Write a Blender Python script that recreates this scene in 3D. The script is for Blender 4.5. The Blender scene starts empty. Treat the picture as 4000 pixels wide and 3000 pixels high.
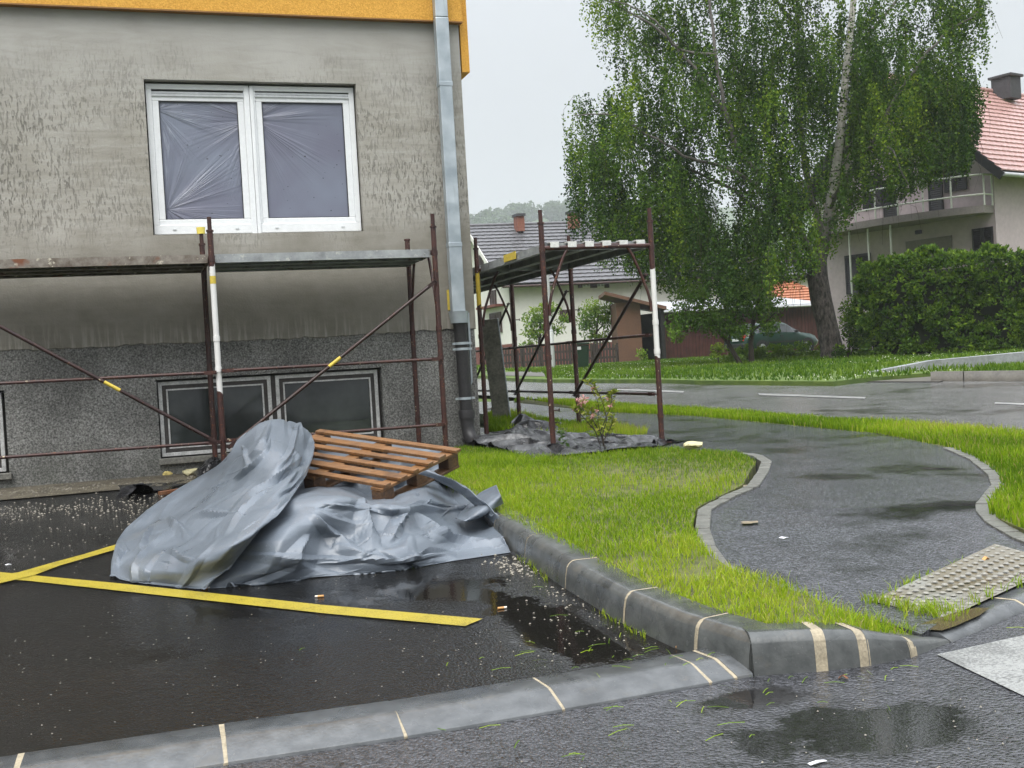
import bpy, bmesh, math, random
import numpy as np
from mathutils import Vector, Matrix
random.seed(11); rng = np.random.default_rng(11)
SC = bpy.context.scene
COL = SC.collection

# ---------------------------------------------------------------- camera
FPX, YAW, PITCH, ROLL, CAMZ = 4453.6, .3206, -.0193, .0577, 1.19
def _basis():
    cy, sy = math.cos(YAW), math.sin(YAW)
    f = np.array([sy*math.cos(PITCH), cy*math.cos(PITCH), math.sin(PITCH)])
    r = np.array([cy, -sy, 0.]); u = np.cross(r, f)
    c, s = math.cos(ROLL), math.sin(ROLL)
    return r*c-u*s, u*c+r*s, f
CR, CU, CF = _basis(); CAM = np.array([0., 0., CAMZ])
cd = bpy.data.cameras.new("camera"); cam = bpy.data.objects.new("camera", cd); COL.objects.link(cam)
cd.sensor_width = 36; cd.lens = FPX/4000*36; cd.clip_end = 3000; cd.clip_start = .05
cam.matrix_world = Matrix(((CR[0], CU[0], -CF[0], 0), (CR[1], CU[1], -CF[1], 0), (CR[2], CU[2], -CF[2], CAMZ), (0, 0, 0, 1)))
SC.camera = cam
# ---------------------------------------------------------------- overcast sky, soft sun
SUN_EL, SUN_AZ = math.radians(58), math.radians(215)      # azimuth from +Y clockwise: behind the camera, to the left
w = bpy.data.worlds.new("World"); SC.world = w; w.use_nodes = True
nt = w.node_tree; nt.nodes.clear()
sky = nt.nodes.new('ShaderNodeTexSky'); sky.sky_type = 'NISHITA'; sky.sun_disc = False
sky.sun_elevation = SUN_EL; sky.sun_rotation = SUN_AZ; sky.dust_density = 6; sky.air_density = 1.5
hs = nt.nodes.new('ShaderNodeHueSaturation'); hs.inputs['Saturation'].default_value = .22
mx = nt.nodes.new('ShaderNodeMix'); mx.data_type = 'RGBA'; mx.inputs[0].default_value = .78
mx.inputs[7].default_value = (6.9, 7.25, 7.75, 1)            # the even grey of the cloud layer
bg = nt.nodes.new('ShaderNodeBackground'); bg.inputs['Strength'].default_value = .10
wo = nt.nodes.new('ShaderNodeOutputWorld')
nt.links.new(sky.outputs[0], hs.inputs['Color']); nt.links.new(hs.outputs[0], mx.inputs[6])
# overcast luminance: much brighter overhead than near the horizon
tc = nt.nodes.new('ShaderNodeTexCoord'); sz = nt.nodes.new('ShaderNodeSeparateXYZ'); mr = nt.nodes.new('ShaderNodeMapRange'); vm = nt.nodes.new('ShaderNodeVectorMath'); vm.operation = 'SCALE'
pw = nt.nodes.new('ShaderNodeMath'); pw.operation = 'POWER'; pw.inputs[1].default_value = 2.6; pw.use_clamp = True
for i, v in ((1, 0.), (2, 1.), (3, .63), (4, 4.0)): mr.inputs[i].default_value = v
nt.links.new(tc.outputs['Generated'], sz.inputs[0]); nt.links.new(sz.outputs[2], pw.inputs[0]); nt.links.new(pw.outputs[0], mr.inputs[0]); nt.links.new(mr.outputs[0], vm.inputs['Scale'])
nt.links.new(mx.outputs[2], vm.inputs[0]); nt.links.new(vm.outputs[0], bg.inputs['Color']); nt.links.new(bg.outputs[0], wo.inputs['Surface'])
sl = bpy.data.lights.new("sun", 'SUN'); sun = bpy.data.objects.new("sun", sl); COL.objects.link(sun)
sl.energy = 1.45; sl.angle = math.radians(50); sl.color = (1, .97, .92)
sdir = Vector((math.sin(SUN_AZ)*math.cos(SUN_EL), math.cos(SUN_AZ)*math.cos(SUN_EL), math.sin(SUN_EL)))
sun.rotation_euler = sdir.to_track_quat('Z', 'Y').to_euler(); sun.location = (0, -5, 12)
SC.view_settings.view_transform = 'Standard'; SC.view_settings.look = 'None'
SC.view_settings.exposure = 0.62; SC.view_settings.gamma = 1
SC.cycles.use_denoising = True; SC.cycles.max_bounces = 8; SC.cycles.volume_bounces = 1
SC.cycles.transparent_max_bounces = 8; SC.cycles.caustics_reflective = False; SC.cycles.caustics_refractive = False

# ---------------------------------------------------------------- terrain and back-projection (photo pixels at 2212 px width -> metres)
def gz(Y):
    return .03*Y if Y < 20 else (.6+.0096*(Y-20) if Y < 60 else .984)
def gzv(Y): return np.where(Y < 20, .03*Y, np.where(Y < 60, .6+.0096*(Y-20), .984))
K2 = 4000/2212
def rayv(x, y): return CF + CR*((x*K2-2000)/FPX) - CU*((y*K2-1500)/FPX)
def GP(x, y, k=0.):                       # point where the sight line meets the terrain (+k)
    d = rayv(x, y); lo, hi = .5, 400.
    for _ in range(60):
        m = (lo+hi)/2; P = CAM+d*m
        if P[2] > gz(P[1])+k: lo = m
        else: hi = m
    return CAM+d*lo
def WY(x, y, Y):
    d = rayv(x, y); return CAM+d*(Y/d[1])
def DP(x, y, D): return CAM+rayv(x, y)*D

# ---------------------------------------------------------------- object helpers
ORG = {}
def tag(o, label=None, cat=None, group=None, kind=None):
    if label: o['label'] = label
    if cat: o['category'] = cat
    if group: o['group'] = group
    if kind: o['kind'] = kind
    return o
def thing(name, label, cat, loc, group=None):
    o = bpy.data.objects.new(name, None); COL.objects.link(o); o.location = tuple(float(c) for c in loc); o.empty_display_size = .2
    ORG[o.name] = np.array(loc, float); return tag(o, label, cat, group)
def link(name, me, parent=None, org=None):
    o = bpy.data.objects.new(name, me); COL.objects.link(o)
    if parent is not None: o.parent = parent; ORG[o.name] = ORG[parent.name]
    else:
        ORG[o.name] = np.array(org if org is not None else (0, 0, 0), float); o.location = ORG[o.name]
    return o
class MB:                                   # collects primitives given in world coordinates, links them as ONE object
    def __init__(s): s.v = []; s.f = []; s.m = []; s.s = []
    def add(s, vs, fs, m=0, smooth=False):
        b = len(s.v); s.v += [tuple(float(c) for c in p) for p in vs]
        for f in fs: s.f.append([b+i for i in f]); s.m.append(m); s.s.append(smooth)
        return s
    def box(s, lo, hi, m=0):
        x0, y0, z0 = lo; x1, y1, z1 = hi
        return s.hexa([(x0, y0, z0), (x1, y0, z0), (x1, y1, z0), (x0, y1, z0), (x0, y0, z1), (x1, y0, z1), (x1, y1, z1), (x0, y1, z1)], m)
    def hexa(s, p, m=0):
        return s.add(p, [(0, 3, 2, 1), (4, 5, 6, 7), (0, 1, 5, 4), (1, 2, 6, 5), (2, 3, 7, 6), (3, 0, 4, 7)], m)
    def obox(s, c, ax, sx, ay, sy, az, sz, m=0):       # centre, three axes and full sizes
        c, ax, ay, az = (np.array(q, float) for q in (c, ax, ay, az))
        P = [c+ax*sx/2*i+ay*sy/2*j+az*sz/2*k for k in (-1, 1) for i, j in ((-1, -1), (1, -1), (1, 1), (-1, 1))]
        return s.hexa(P, m)
    def beam(s, a, b, wd, h, m=0, up=(0, 0, 1)):       # rectangular bar from a to b
        a, b = np.array(a, float), np.array(b, float); t = b-a; L = np.linalg.norm(t); t /= L
        sd = np.cross(t, up); sd /= np.linalg.norm(sd); u = np.cross(sd, t)
        return s.obox((a+b)/2, t, L, sd, wd, u, h, m)
    def tube(s, pts, r, n=8, m=0, cap=True):
        pts = [np.array(p, float) for p in pts]; k = len(pts)
        rr = r if hasattr(r, '__len__') else [r]*k
        vs = []; prev = None
        for i in range(k):
            t = pts[min(i+1, k-1)]-pts[max(i-1, 0)]; t = t/(np.linalg.norm(t)+1e-12)
            if prev is None:
                a = np.array([0, 0, 1.]) if abs(t[2]) < .9 else np.array([1., 0, 0])
                e1 = np.cross(t, a)
            else: e1 = prev-t*(prev@t)
            e1 = e1/np.linalg.norm(e1); prev = e1; e2 = np.cross(t, e1)
            for j in range(n):
                q = 2*math.pi*j/n; vs.append(pts[i]+(e1*math.cos(q)+e2*math.sin(q))*rr[i])
        fs = [(i*n+j, i*n+(j+1) % n, (i+1)*n+(j+1) % n, (i+1)*n+j) for i in range(k-1) for j in range(n)]
        b = len(vs); s.add(vs, fs, m, True)
        if cap: s.add(vs[:n], [tuple(range(n))[::-1]], m); s.add(vs[-n:], [tuple(range(n))], m)
        return s
    def prism(s, poly, ext, m=0):                      # polygon (3-D points) pushed along a vector
        n = len(poly); p = [np.array(q, float) for q in poly]; e = np.array(ext, float)
        return s.add(p+[q+e for q in p], [tuple(range(n))[::-1], tuple(range(n, 2*n))]+[(i, (i+1) % n, n+(i+1) % n, n+i) for i in range(n)], m)
    def build(s, name, mats, parent=None, org=None, bevel=0, fix=True):
        me = bpy.data.meshes.new(name)
        o = link(name, me, parent, org); d = ORG[o.name]
        me.from_pydata([(x-d[0], y-d[1], z-d[2]) for x, y, z in s.v], [], s.f)
        for mt in (mats if isinstance(mats, (list, tuple)) else [mats]): me.materials.append(mt)
        me.polygons.foreach_set('material_index', s.m); me.polygons.foreach_set('use_smooth', s.s)
        if fix:
            bm = bmesh.new(); bm.from_mesh(me); bmesh.ops.recalc_face_normals(bm, faces=bm.faces[:]); bm.to_mesh(me); bm.free()
        me.update()
        if bevel:
            b = o.modifiers.new('bevel', 'BEVEL'); b.width = bevel; b.segments = 2; b.limit_method = 'ANGLE'
        return o
def np_obj(name, V, Fc, mat, parent=None, org=None, rnd=None, smooth=False):
    V = np.asarray(V, float); Fc = np.asarray(Fc, np.int32)
    me = bpy.data.meshes.new(name); o = link(name, me, parent, org); V = V-ORG[o.name]
    me.vertices.add(len(V)); me.vertices.foreach_set('co', V.astype(np.float32).ravel())
    k = Fc.shape[1]; me.loops.add(Fc.size); me.loops.foreach_set('vertex_index', Fc.ravel())
    me.polygons.add(len(Fc)); me.polygons.foreach_set('loop_start', np.arange(0, Fc.size, k, dtype=np.int32))
    me.polygons.foreach_set('use_smooth', np.full(len(Fc), smooth))
    me.materials.append(mat)
    if rnd is not None:
        a = me.attributes.new('rnd', 'FLOAT', 'POINT'); a.data.foreach_set('value', np.asarray(rnd, np.float32))
    me.update(calc_edges=True); return o
_PH = rng.uniform(0, 6.28, (4, 24)); _KV = rng.normal(size=(24, 3))
def snoise(P, sc, k=0):                       # cheap smooth noise in about [-1, 1]
    q = np.asarray(P)@(_KV.T*sc)+_PH[k]
    return np.sin(q).sum(-1)/math.sqrt(12)/1.6
def inpoly(P, poly):
    x, y = P[:, 0], P[:, 1]; r = np.zeros(len(P), bool); n = len(poly)
    for i in range(n):
        x0, y0 = poly[i][:2]; x1, y1 = poly[(i+1) % n][:2]
        c = ((y0 > y) != (y1 > y)) & (x < (x1-x0)*(y-y0)/((y1-y0) if y1 != y0 else 1e-9)+x0); r ^= c
    return r
def scatter(poly, n):
    a = np.array([p[:2] for p in poly]); lo, hi = a.min(0), a.max(0); out = []
    got = 0
    while got < n:
        P = rng.uniform(lo, hi, (n*2, 2)); P = P[inpoly(P, poly)]; out.append(P); got += len(P)
    return np.concatenate(out)[:n]
def area(poly):
    a = np.array([p[:2] for p in poly]); x, y = a[:, 0], a[:, 1]
    return abs((x*np.roll(y, -1)-y*np.roll(x, -1)).sum())/2
def sheet(name, poly, k, mat, skirt=0, label=None, kind='structure'):   # flat covering that follows the terrain
    bm = bmesh.new(); vs = [bm.verts.new((p[0], p[1], 0)) for p in poly]
    es = [bm.edges.new((vs[i], vs[(i+1) % len(vs)])) for i in range(len(vs))]
    bmesh.ops.triangle_fill(bm, edges=es, use_beauty=True)
    for c in (20, 60):
        g = bm.verts[:]+bm.edges[:]+bm.faces[:]; bmesh.ops.bisect_plane(bm, geom=g, plane_co=(0, c, 0), plane_no=(0, 1, 0))
    for v in bm.verts: v.co.z = gz(v.co.y)+(k if not callable(k) else k(v.co.x, v.co.y))
    for f in bm.faces:
        f.normal_update()
        if f.normal.z < 0: f.normal_flip()
    if skirt:
        be = [e for e in bm.edges if e.is_boundary]
        r = bmesh.ops.extrude_edge_only(bm, edges=be)
        for v in r['geom']:
            if isinstance(v, bmesh.types.BMVert): v.co.z -= skirt
    me = bpy.data.meshes.new(name); bm.to_mesh(me); bm.free(); me.materials.append(mat)
    o = link(name, me); o['kind'] = kind
    if label: o['label'] = label
    return o
# ---------------------------------------------------------------- materials
class Mt:
    def __init__(s, name):
        s.m = bpy.data.materials.new(name); s.m.use_nodes = True; s.nt = s.m.node_tree
        s.b = s.nt.nodes['Principled BSDF']; s.out = s.nt.nodes['Material Output']
        g = s.nt.nodes.new('ShaderNodeNewGeometry'); s.pos = g.outputs['Position']
    def n(s, t, ins=None, **props):
        nd = s.nt.nodes.new('ShaderNode'+t)
        for k, v in props.items(): setattr(nd, k, v)
        for k, v in (ins or {}).items():
            if isinstance(v, bpy.types.NodeSocket): s.nt.links.new(v, nd.inputs[k])
            else: nd.inputs[k].default_value = v
        return nd
    def map(s, scale=(1, 1, 1), rot=(0, 0, 0)):
        return s.n('Mapping', {'Vector': s.pos, 'Scale': scale, 'Rotation': rot}).outputs[0]
    def noise(s, scale, detail=3, rough=.5, vec=None, dist=0):
        return s.n('TexNoise', {'Vector': vec or s.pos, 'Scale': scale, 'Detail': detail, 'Roughness': rough, 'Distortion': dist}).outputs[0]
    def voro(s, scale, vec=None, out=0, feature='F1'):
        return s.n('TexVoronoi', {'Vector': vec or s.pos, 'Scale': scale}, feature=feature).outputs[out]
    def ramp(s, fac, stops, interp='LINEAR'):
        r = s.n('ValToRGB', {0: fac}); cr = r.color_ramp; cr.interpolation = interp
        while len(cr.elements) < len(stops): cr.elements.new(.5)
        for e, (p, c) in zip(cr.elements, stops):
            e.position = p; e.color = (c, c, c, 1) if not hasattr(c, '__len__') else (*c, 1)
        return r.outputs[0]
    def mix(s, fac, a, b, mode='MIX'):
        f = lambda c: c if isinstance(c, bpy.types.NodeSocket) else ((c, c, c, 1) if not hasattr(c, '__len__') else (*c[:3], 1))
        return s.n('Mix', {0: fac, 6: f(a), 7: f(b)}, data_type='RGBA', blend_type=mode).outputs[2]
    def math(s, op, a, b=0., c=0.):
        nd = s.n('Math', {0: a, 1: b, 2: c}, operation=op); return nd.outputs[0]
    def rng(s, v, a, b, c=0., d=1.):
        return s.n('MapRange', {0: v, 1: a, 2: b, 3: c, 4: d}).outputs[0]
    def xyz(s, vec=None):
        return s.n('SeparateXYZ', {0: vec or s.pos}).outputs
    def bump(s, h, st=.3, dist=.01, nrm=None):
        i = {'Height': h, 'Strength': st, 'Distance': dist}
        if nrm: i['Normal'] = nrm
        return s.n('Bump', i).outputs[0]
    def set(s, **kw):
        nm = {'col': 'Base Color', 'rough': 'Roughness', 'metal': 'Metallic', 'nrm': 'Normal', 'spec': 'Specular IOR Level', 'ior': 'IOR', 'trans': 'Transmission Weight', 'alpha': 'Alpha', 'coat': 'Coat Weight', 'crough': 'Coat Roughness'}
        for k, v in kw.items():
            i = s.b.inputs[nm[k]]
            if isinstance(v, bpy.types.NodeSocket): s.nt.links.new(v, i)
            else: i.default_value = (*v, 1) if hasattr(v, '__len__') else v
        return s.m
def plain(name, col, rough=.6, var=.25, scale=8, bump=.1, bscale=60, metal=0, spec=.5):
    t = Mt(name); a = t.noise(scale, 4); b = t.noise(scale*6, 3)
    f = t.rng(t.math('ADD', a, b), .7, 1.3)
    c0 = tuple(c*(1-var) for c in col); c1 = tuple(min(1, c*(1+var)) for c in col)
    t.set(col=t.mix(f, c0, c1), rough=t.rng(a, .2, .8, max(.02, rough-.08), rough+.08), metal=metal, spec=spec)
    if bump: t.set(nrm=t.bump(t.noise(bscale, 3), bump, .004))
    return t.m
def leafmat(name, stops, trans=.35, rough=.45):
    t = Mt(name); a = t.n('Attribute', attribute_name='rnd').outputs['Fac']
    c = t.ramp(a, stops); t.set(col=c, rough=rough, spec=.10)
    tr = t.n('BsdfTranslucent', {'Color': t.mix(.5, c, (.95, 1., .12), 'MULTIPLY')}).outputs[0]
    ms = t.n('MixShader', {0: trans, 1: t.b.outputs[0], 2: tr}).outputs[0]
    t.nt.links.new(ms, t.out.inputs['Surface']); return t.m

def asphalt(name, dark, light, agg=70, wetlo=.5, wethi=.62, rdry=.16, rwet=.03, bst=.8, fleck=.01, tint=(1, 1, 1), patch=.55, stain=None, bd=.004, spots=(), sp=.75):
    """wet asphalt: rough wet stones that glint, smooth dark places where water stands"""
    t = Mt(name)
    vd = t.voro(agg); vc = t.n('SeparateColor', {0: t.voro(agg, out=1)}).outputs[0]; ag2 = t.noise(agg*.45, 3, .65); big = t.noise(patch, 5, .55, dist=.6); mid = t.noise(2.6, 5, .62)
    wn = t.math('ADD', t.math('MULTIPLY', big, .7), t.math('MULTIPLY', mid, .3))
    for sx, sy, rx, ry, ang, am in spots:                            # standing water
        v = t.n('Mapping', {'Vector': t.pos, 'Location': (-sx, -sy, 0)}, vector_type='POINT').outputs[0]
        v = t.n('Mapping', {'Vector': v, 'Rotation': (0, 0, -ang), 'Scale': (1/rx, 1/ry, 0)}, vector_type='POINT').outputs[0]
        l = t.n('VectorMath', {0: v}, operation='LENGTH').outputs['Value']; l = t.math('ADD', l, t.math('MULTIPLY', t.math('SUBTRACT', t.noise(5.5, 4, .65), .5), 1.5))
        wn = t.math('ADD', wn, t.rng(l, 1., .3, 0, am))
    wet = t.rng(wn, wetlo, wethi)
    g = t.math('ADD', t.math('MULTIPLY', t.math('POWER', vc, .8), .75), t.math('MULTIPLY', t.rng(ag2, .38, .7), .35))
    c = t.mix(g, tuple(dark*q for q in tint), tuple(light*q for q in tint))
    c = t.mix(t.rng(mid, .35, .7, 0, .6), c, t.mix(.55, c, 0.))
    cell = t.voro(42, out=1); cs = t.n('SeparateColor', {0: cell}).outputs[0]
    fl = t.math('MULTIPLY', t.math('GREATER_THAN', cs, 1-fleck), t.math('LESS_THAN', t.voro(42), .13))
    c = t.mix(fl, c, (.30, .29, .26))
    c = t.mix(t.math('MULTIPLY', wet, .75), c, (.008, .007, .006))
    if stain: c = t.mix(t.rng(t.noise(1.1, 5, .65), .60, .80, 0, .45), c, stain)
    h = t.math('ADD', t.math('MULTIPLY', vd, -1.), ag2)
    inv = t.math('SUBTRACT', 1., wet)
    nr = t.n('Bump', {'Height': h, 'Strength': t.math('MULTIPLY', t.math('ADD', inv, .04), bst), 'Distance': bd}).outputs[0]
    return t.set(col=c, rough=t.rng(wet, 0, 1, rdry, rwet), nrm=nr, spec=sp)
M = {}
M['parking'] = asphalt('parking_asphalt', .002, .014, 80, .47, .66, .17, .035, .55, .05, sp=.30, stain=(.036, .030, .022), spots=((1.50, 4.35, .24, .95, .22, .36), (1.25, 5.2, .5, .35, 0, .20), (.4, 5.2, .9, .25, -.1, .09), (-.6, 7.2, 1.2, .5, .1, .06)))
M['access'] = asphalt('access_asphalt', .005, .078, 85, .55, .63, .17, .045, .8, .012, (.97, .99, 1.12), patch=.8, spots=((1.95, 2.75, .60, .26, -.25, .15), (1.75, 3.15, .35, .12, 0, .12), (2.5, 2.3, .5, .25, 0, .10)))
M['pathA'] = asphalt('path_asphalt', .014, .115, 85, .54, .70, .18, .06, .6, .01, (.97, 1, 1.13), patch=1.1, spots=((4.6, 6.6, .8, .32, .3, .13), (4.0, 5.3, .55, .25, .3, .11), (3.55, 4.75, .5, .2, .2, .11), (5.1, 8.1, 1.0, .35, -.5, .10)))
M['roadA'] = asphalt('road_asphalt', .08, .23, 45, .54, .66, .18, .07, .5, .01, patch=.4, bd=.006)
def marking(name, col, wear):
    t = Mt(name); a = t.voro(120); n1 = t.noise(90, 3, .7); n2 = t.noise(5, 4, .6)
    f = t.rng(t.math('ADD', n1, t.math('MULTIPLY', n2, .6)), wear, wear+.18)
    return t.set(col=t.mix(f, tuple(c*.45 for c in col), col), rough=.38, nrm=t.bump(t.math('ADD', a, n1), .5, .005))
M['yellow'] = marking('yellow_road_paint', (.36, .285, .028), .62)
M['white'] = marking('white_road_paint', (.29, .295, .285), .68)
M['dash'] = marking('worn_white_paint', (.34, .34, .33), .7)
t = Mt('soil'); M['soil'] = t.set(col=t.mix(t.rng(t.noise(9, 4), .35, .7), (.045, .05, .012), (.12, .13, .03)), rough=.9, nrm=t.bump(t.noise(60, 3), .5, .01))
t = Mt('meadow'); M['meadow'] = t.set(col=t.mix(t.rng(t.noise(3, 5), .35, .7), (.05, .09, .012), (.10, .15, .02)), rough=.9, nrm=t.bump(t.noise(40, 3), .6, .02))
t = Mt('dirt_strip')
c = t.mix(t.rng(t.noise(6, 5, .65), .35, .7), (.065, .055, .038), (.16, .14, .10)); cs = t.n('SeparateColor', {0: t.voro(42, out=1)}).outputs[0]
fl = t.math('MULTIPLY', t.math('GREATER_THAN', cs, .82), t.math('LESS_THAN', t.voro(42), .3))
M['dirt'] = t.set(col=t.mix(fl, c, (.42, .39, .27)), rough=.6, nrm=t.bump(t.noise(70, 3), .6, .01))
def kerbmat(name, a, b, r=.25):
    t = Mt(name); n = t.noise(14, 5, .6); c = t.mix(t.rng(n, .3, .75), a, b)
    c = t.mix(t.rng(t.noise(120, 2), .69, .78), c, (.17, .17, .16)); c = t.mix(t.rng(t.noise(5, 5, .7), .58, .70, 0, .5), c, (.13, .12, .10)); c = t.mix(t.rng(t.noise(2.2, 4, .6), .55, .68, 0, .45), c, (.018, .018, .017))
    return t.set(col=c, rough=t.rng(t.noise(4, 3), .3, .7, r-.12, r+.16), nrm=t.bump(t.math('ADD', t.noise(90, 3), t.math('MULTIPLY', t.noise(10, 3), 2.)), .16, .006))
M['kerb'] = kerbmat('wet_dark_concrete', (.045, .049, .048), (.105, .110, .106))
M['kerb2'] = kerbmat('wet_grey_concrete', (.055, .060, .063), (.120, .126, .130), .22)
M['mortar'] = plain('mortar', (.31, .265, .185), .7, .3, 20, .4, 80)
M['edging'] = plain('edging_stone', (.115, .115, .10), .5, .35, 14, .3, 70)
M['farkerb'] = plain('old_kerb_concrete', (.10, .093, .078), .5, .3, 5, .3, 50)
M['stud'] = plain('worn_concrete_studs', (.225, .215, .185), .4, .2, 30, .1)
t = Mt('tactile_concrete'); n = t.noise(2.2, 4)
M['tactile'] = t.set(col=t.mix(t.rng(n, .4, .6), (.145, .125, .085), (.235, .235, .215)), rough=t.rng(t.noise(1.4, 3), .40, .62, .42, .06), nrm=t.bump(t.noise(80, 3), .1, .004))
t = Mt('puddle_water'); M['puddle'] = t.set(col=(.085, .066, .036), rough=.05, spec=.5)
M['hill'] = plain('wooded_hillside', (.05, .08, .03), .9, .3, .05, 0)

# --- building
t = Mt('trowelled_plaster'); X, Y, Z = t.xyz()
big = t.noise(1.1, 5, .55); mid = t.noise(6, 5, .6)
v = t.map((72, 72, 17), (0, math.radians(-24), 0)); st = t.noise(1., 2, .5, vec=v)
v2 = t.map((120, 120, 30), (0, math.radians(-18), 0)); st2 = t.noise(1., 2, .5, vec=v2)
wob = t.math('ADD', Z, t.math('MULTIPLY', t.math('SUBTRACT', big, .5), .9))
zone = t.math('MULTIPLY', t.rng(wob, 2.35, 2.75), t.rng(wob, 4.3, 3.6))           # band with rough trowel marks
scr = t.math('MULTIPLY', t.rng(st, .52, .62), t.math('ADD', .35, t.math('MULTIPLY', st2, .9)))
dens = t.rng(t.noise(1.7, 4, .6), .30, .60); scr = t.math('MULTIPLY', t.math('MULTIPLY', scr, zone), dens)
sweep = t.noise(1., 4, .6, vec=t.map((2.2, 2.2, 16), (0, math.radians(12), 0)), dist=.8)
c = t.mix(t.rng(big, .35, .68), (.255, .238, .198), (.39, .375, .335))
c = t.mix(t.rng(mid, .35, .7, 0, .45), c, (.31, .30, .27)); c = t.mix(t.rng(sweep, .50, .72, 0, .45), c, (.42, .41, .375)); c = t.mix(t.rng(sweep, .48, .32, 0, .35), c, (.19, .178, .148))
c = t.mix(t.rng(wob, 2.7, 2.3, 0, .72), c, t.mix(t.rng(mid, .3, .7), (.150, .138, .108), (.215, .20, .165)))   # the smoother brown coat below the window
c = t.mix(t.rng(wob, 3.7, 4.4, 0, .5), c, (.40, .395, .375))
c = t.mix(t.math('MULTIPLY', scr, .75), c, (.085, .08, .063))
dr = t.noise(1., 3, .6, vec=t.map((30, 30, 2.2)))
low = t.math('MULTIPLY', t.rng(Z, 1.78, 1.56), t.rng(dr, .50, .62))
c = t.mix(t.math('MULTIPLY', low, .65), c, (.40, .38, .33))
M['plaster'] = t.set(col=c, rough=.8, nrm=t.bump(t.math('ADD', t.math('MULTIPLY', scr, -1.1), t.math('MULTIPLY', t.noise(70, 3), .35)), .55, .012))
t = Mt('rough_cast_plinth'); sp = t.noise(62, 3, .7); big = t.noise(2.0, 4, .6)
c = t.ramp(sp, [(.32, (.06, .06, .056)), (.50, (.225, .224, .208)), (.68, (.46, .455, .43))])
c = t.mix(t.rng(big, .38, .66), t.mix(.42, c, (.02, .02, .018)), c)
Z = t.xyz()[2]; dr = t.noise(1., 3, .6, vec=t.map((26, 26, 1.6))); c = t.mix(t.math('MULTIPLY', t.math('MULTIPLY', t.rng(Z, 1.15, 1.52), t.rng(dr, .54, .64)), .35), c, (.36, .355, .33))
g = t.math('MULTIPLY', t.rng(Z, .75, .35), t.rng(t.noise(5, 4), .35, .7))
c = t.mix(t.math('MULTIPLY', g, .6), c, (.045, .052, .035))
M['plinth'] = t.set(col=c, rough=.75, nrm=t.bump(sp, .8, .012))
t = Mt('orange_render'); c = t.mix(t.rng(t.noise(70, 3, .6), .3, .7), (.50, .245, .028), (.74, .40, .07))
M['orange'] = t.set(col=c, rough=.85, nrm=t.bump(t.noise(80, 3), .6, .008))
M['soffit'] = plain('cladding_drip_edge', (.25, .12, .03), .7, .2)
t = Mt('galvanised_zinc'); n = t.noise(6, 4); c = t.mix(t.rng(n, .3, .7), (.33, .38, .41), (.50, .55, .58))
c = t.mix(t.rng(t.noise(1., 3, vec=t.map((22, 22, 1.6))), .62, .75, 0, .5), c, (.22, .24, .25))
M['zinc'] = t.set(col=c, rough=t.rng(n, .3, .7, .32, .5), metal=.55, nrm=t.bump(t.noise(9, 3), .18, .01))
M['castiron'] = plain('dark_cast_pipe', (.030, .029, .030), .45, .35, 9, .15)
M['black'] = plain('black_void', (.006, .006, .006), .8, .1)
M['pvc'] = plain('white_pvc', (.74, .755, .76), .35, .05, 5, .03)
M['pvcs'] = plain('grey_white_slats', (.55, .57, .58), .4, .1, 5, .03)
M['gasket'] = plain('dark_gasket', (.03, .03, .033), .5, .1)
t = Mt('plastic_film_on_glass'); X, Y, Z = t.xyz()
def fan(cx, cz, fr, rad, k):                                          # creases that radiate from a taped corner
    dx, dz = t.math('SUBTRACT', X, cx), t.math('SUBTRACT', Z, cz)
    an = t.math('ARCTAN2', dz, dx); r = t.math('SQRT', t.math('ADD', t.math('MULTIPLY', dx, dx), t.math('MULTIPLY', dz, dz)))
    v = t.n('CombineXYZ', {0: t.math('MULTIPLY', an, fr), 1: t.math('MULTIPLY', r, 1.3), 2: k}).outputs[0]
    m = t.math('MULTIPLY', t.rng(r, rad, rad*.35), t.rng(t.noise(1., 1, .5, vec=t.n('CombineXYZ', {0: t.math('MULTIPLY', an, 2.4), 1: k}).outputs[0]), .42, .62))
    return t.math('MULTIPLY', t.noise(1., 2, .55, vec=v), m), m
h1, m1 = fan(.40, 2.78, 26, 1.0, 0.); h2, m2 = fan(1.22, 3.62, 26, .9, 3.); h3, m3 = fan(.36, 3.70, 30, .7, 7.)
hh = t.math('ADD', t.math('ADD', h1, h2), h3)
c = t.mix(t.rng(t.noise(1.3, 3), .35, .65), (.150, .155, .205), (.195, .22, .275)); c = t.mix(t.rng(hh, .52, .70), c, (.33, .36, .42)); c = t.mix(t.rng(t.noise(38, 1), .76, .80), c, (.04, .04, .04))
M['film'] = t.set(col=c, rough=.22, nrm=t.bump(hh, .6, .03), spec=.5)
t = Mt('dusty_cellar_glass'); n = t.noise(2.2, 4, .6)
M['cellarglass'] = t.set(col=t.mix(t.rng(n, .35, .7), (.018, .022, .021), (.05, .058, .056)), rough=.10, spec=.7, nrm=t.bump(t.noise(3, 2), .05, .02))
M['oldwhite'] = plain('weathered_white_wood', (.55, .55, .535), .6, .3, 18, .2)
M['oldgrey'] = plain('weathered_dark_wood', (.05, .046, .042), .7, .4, 12, .2)
M['sillc'] = plain('concrete_sill', (.17, .165, .145), .8, .5, 40, .6, 90)
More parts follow.
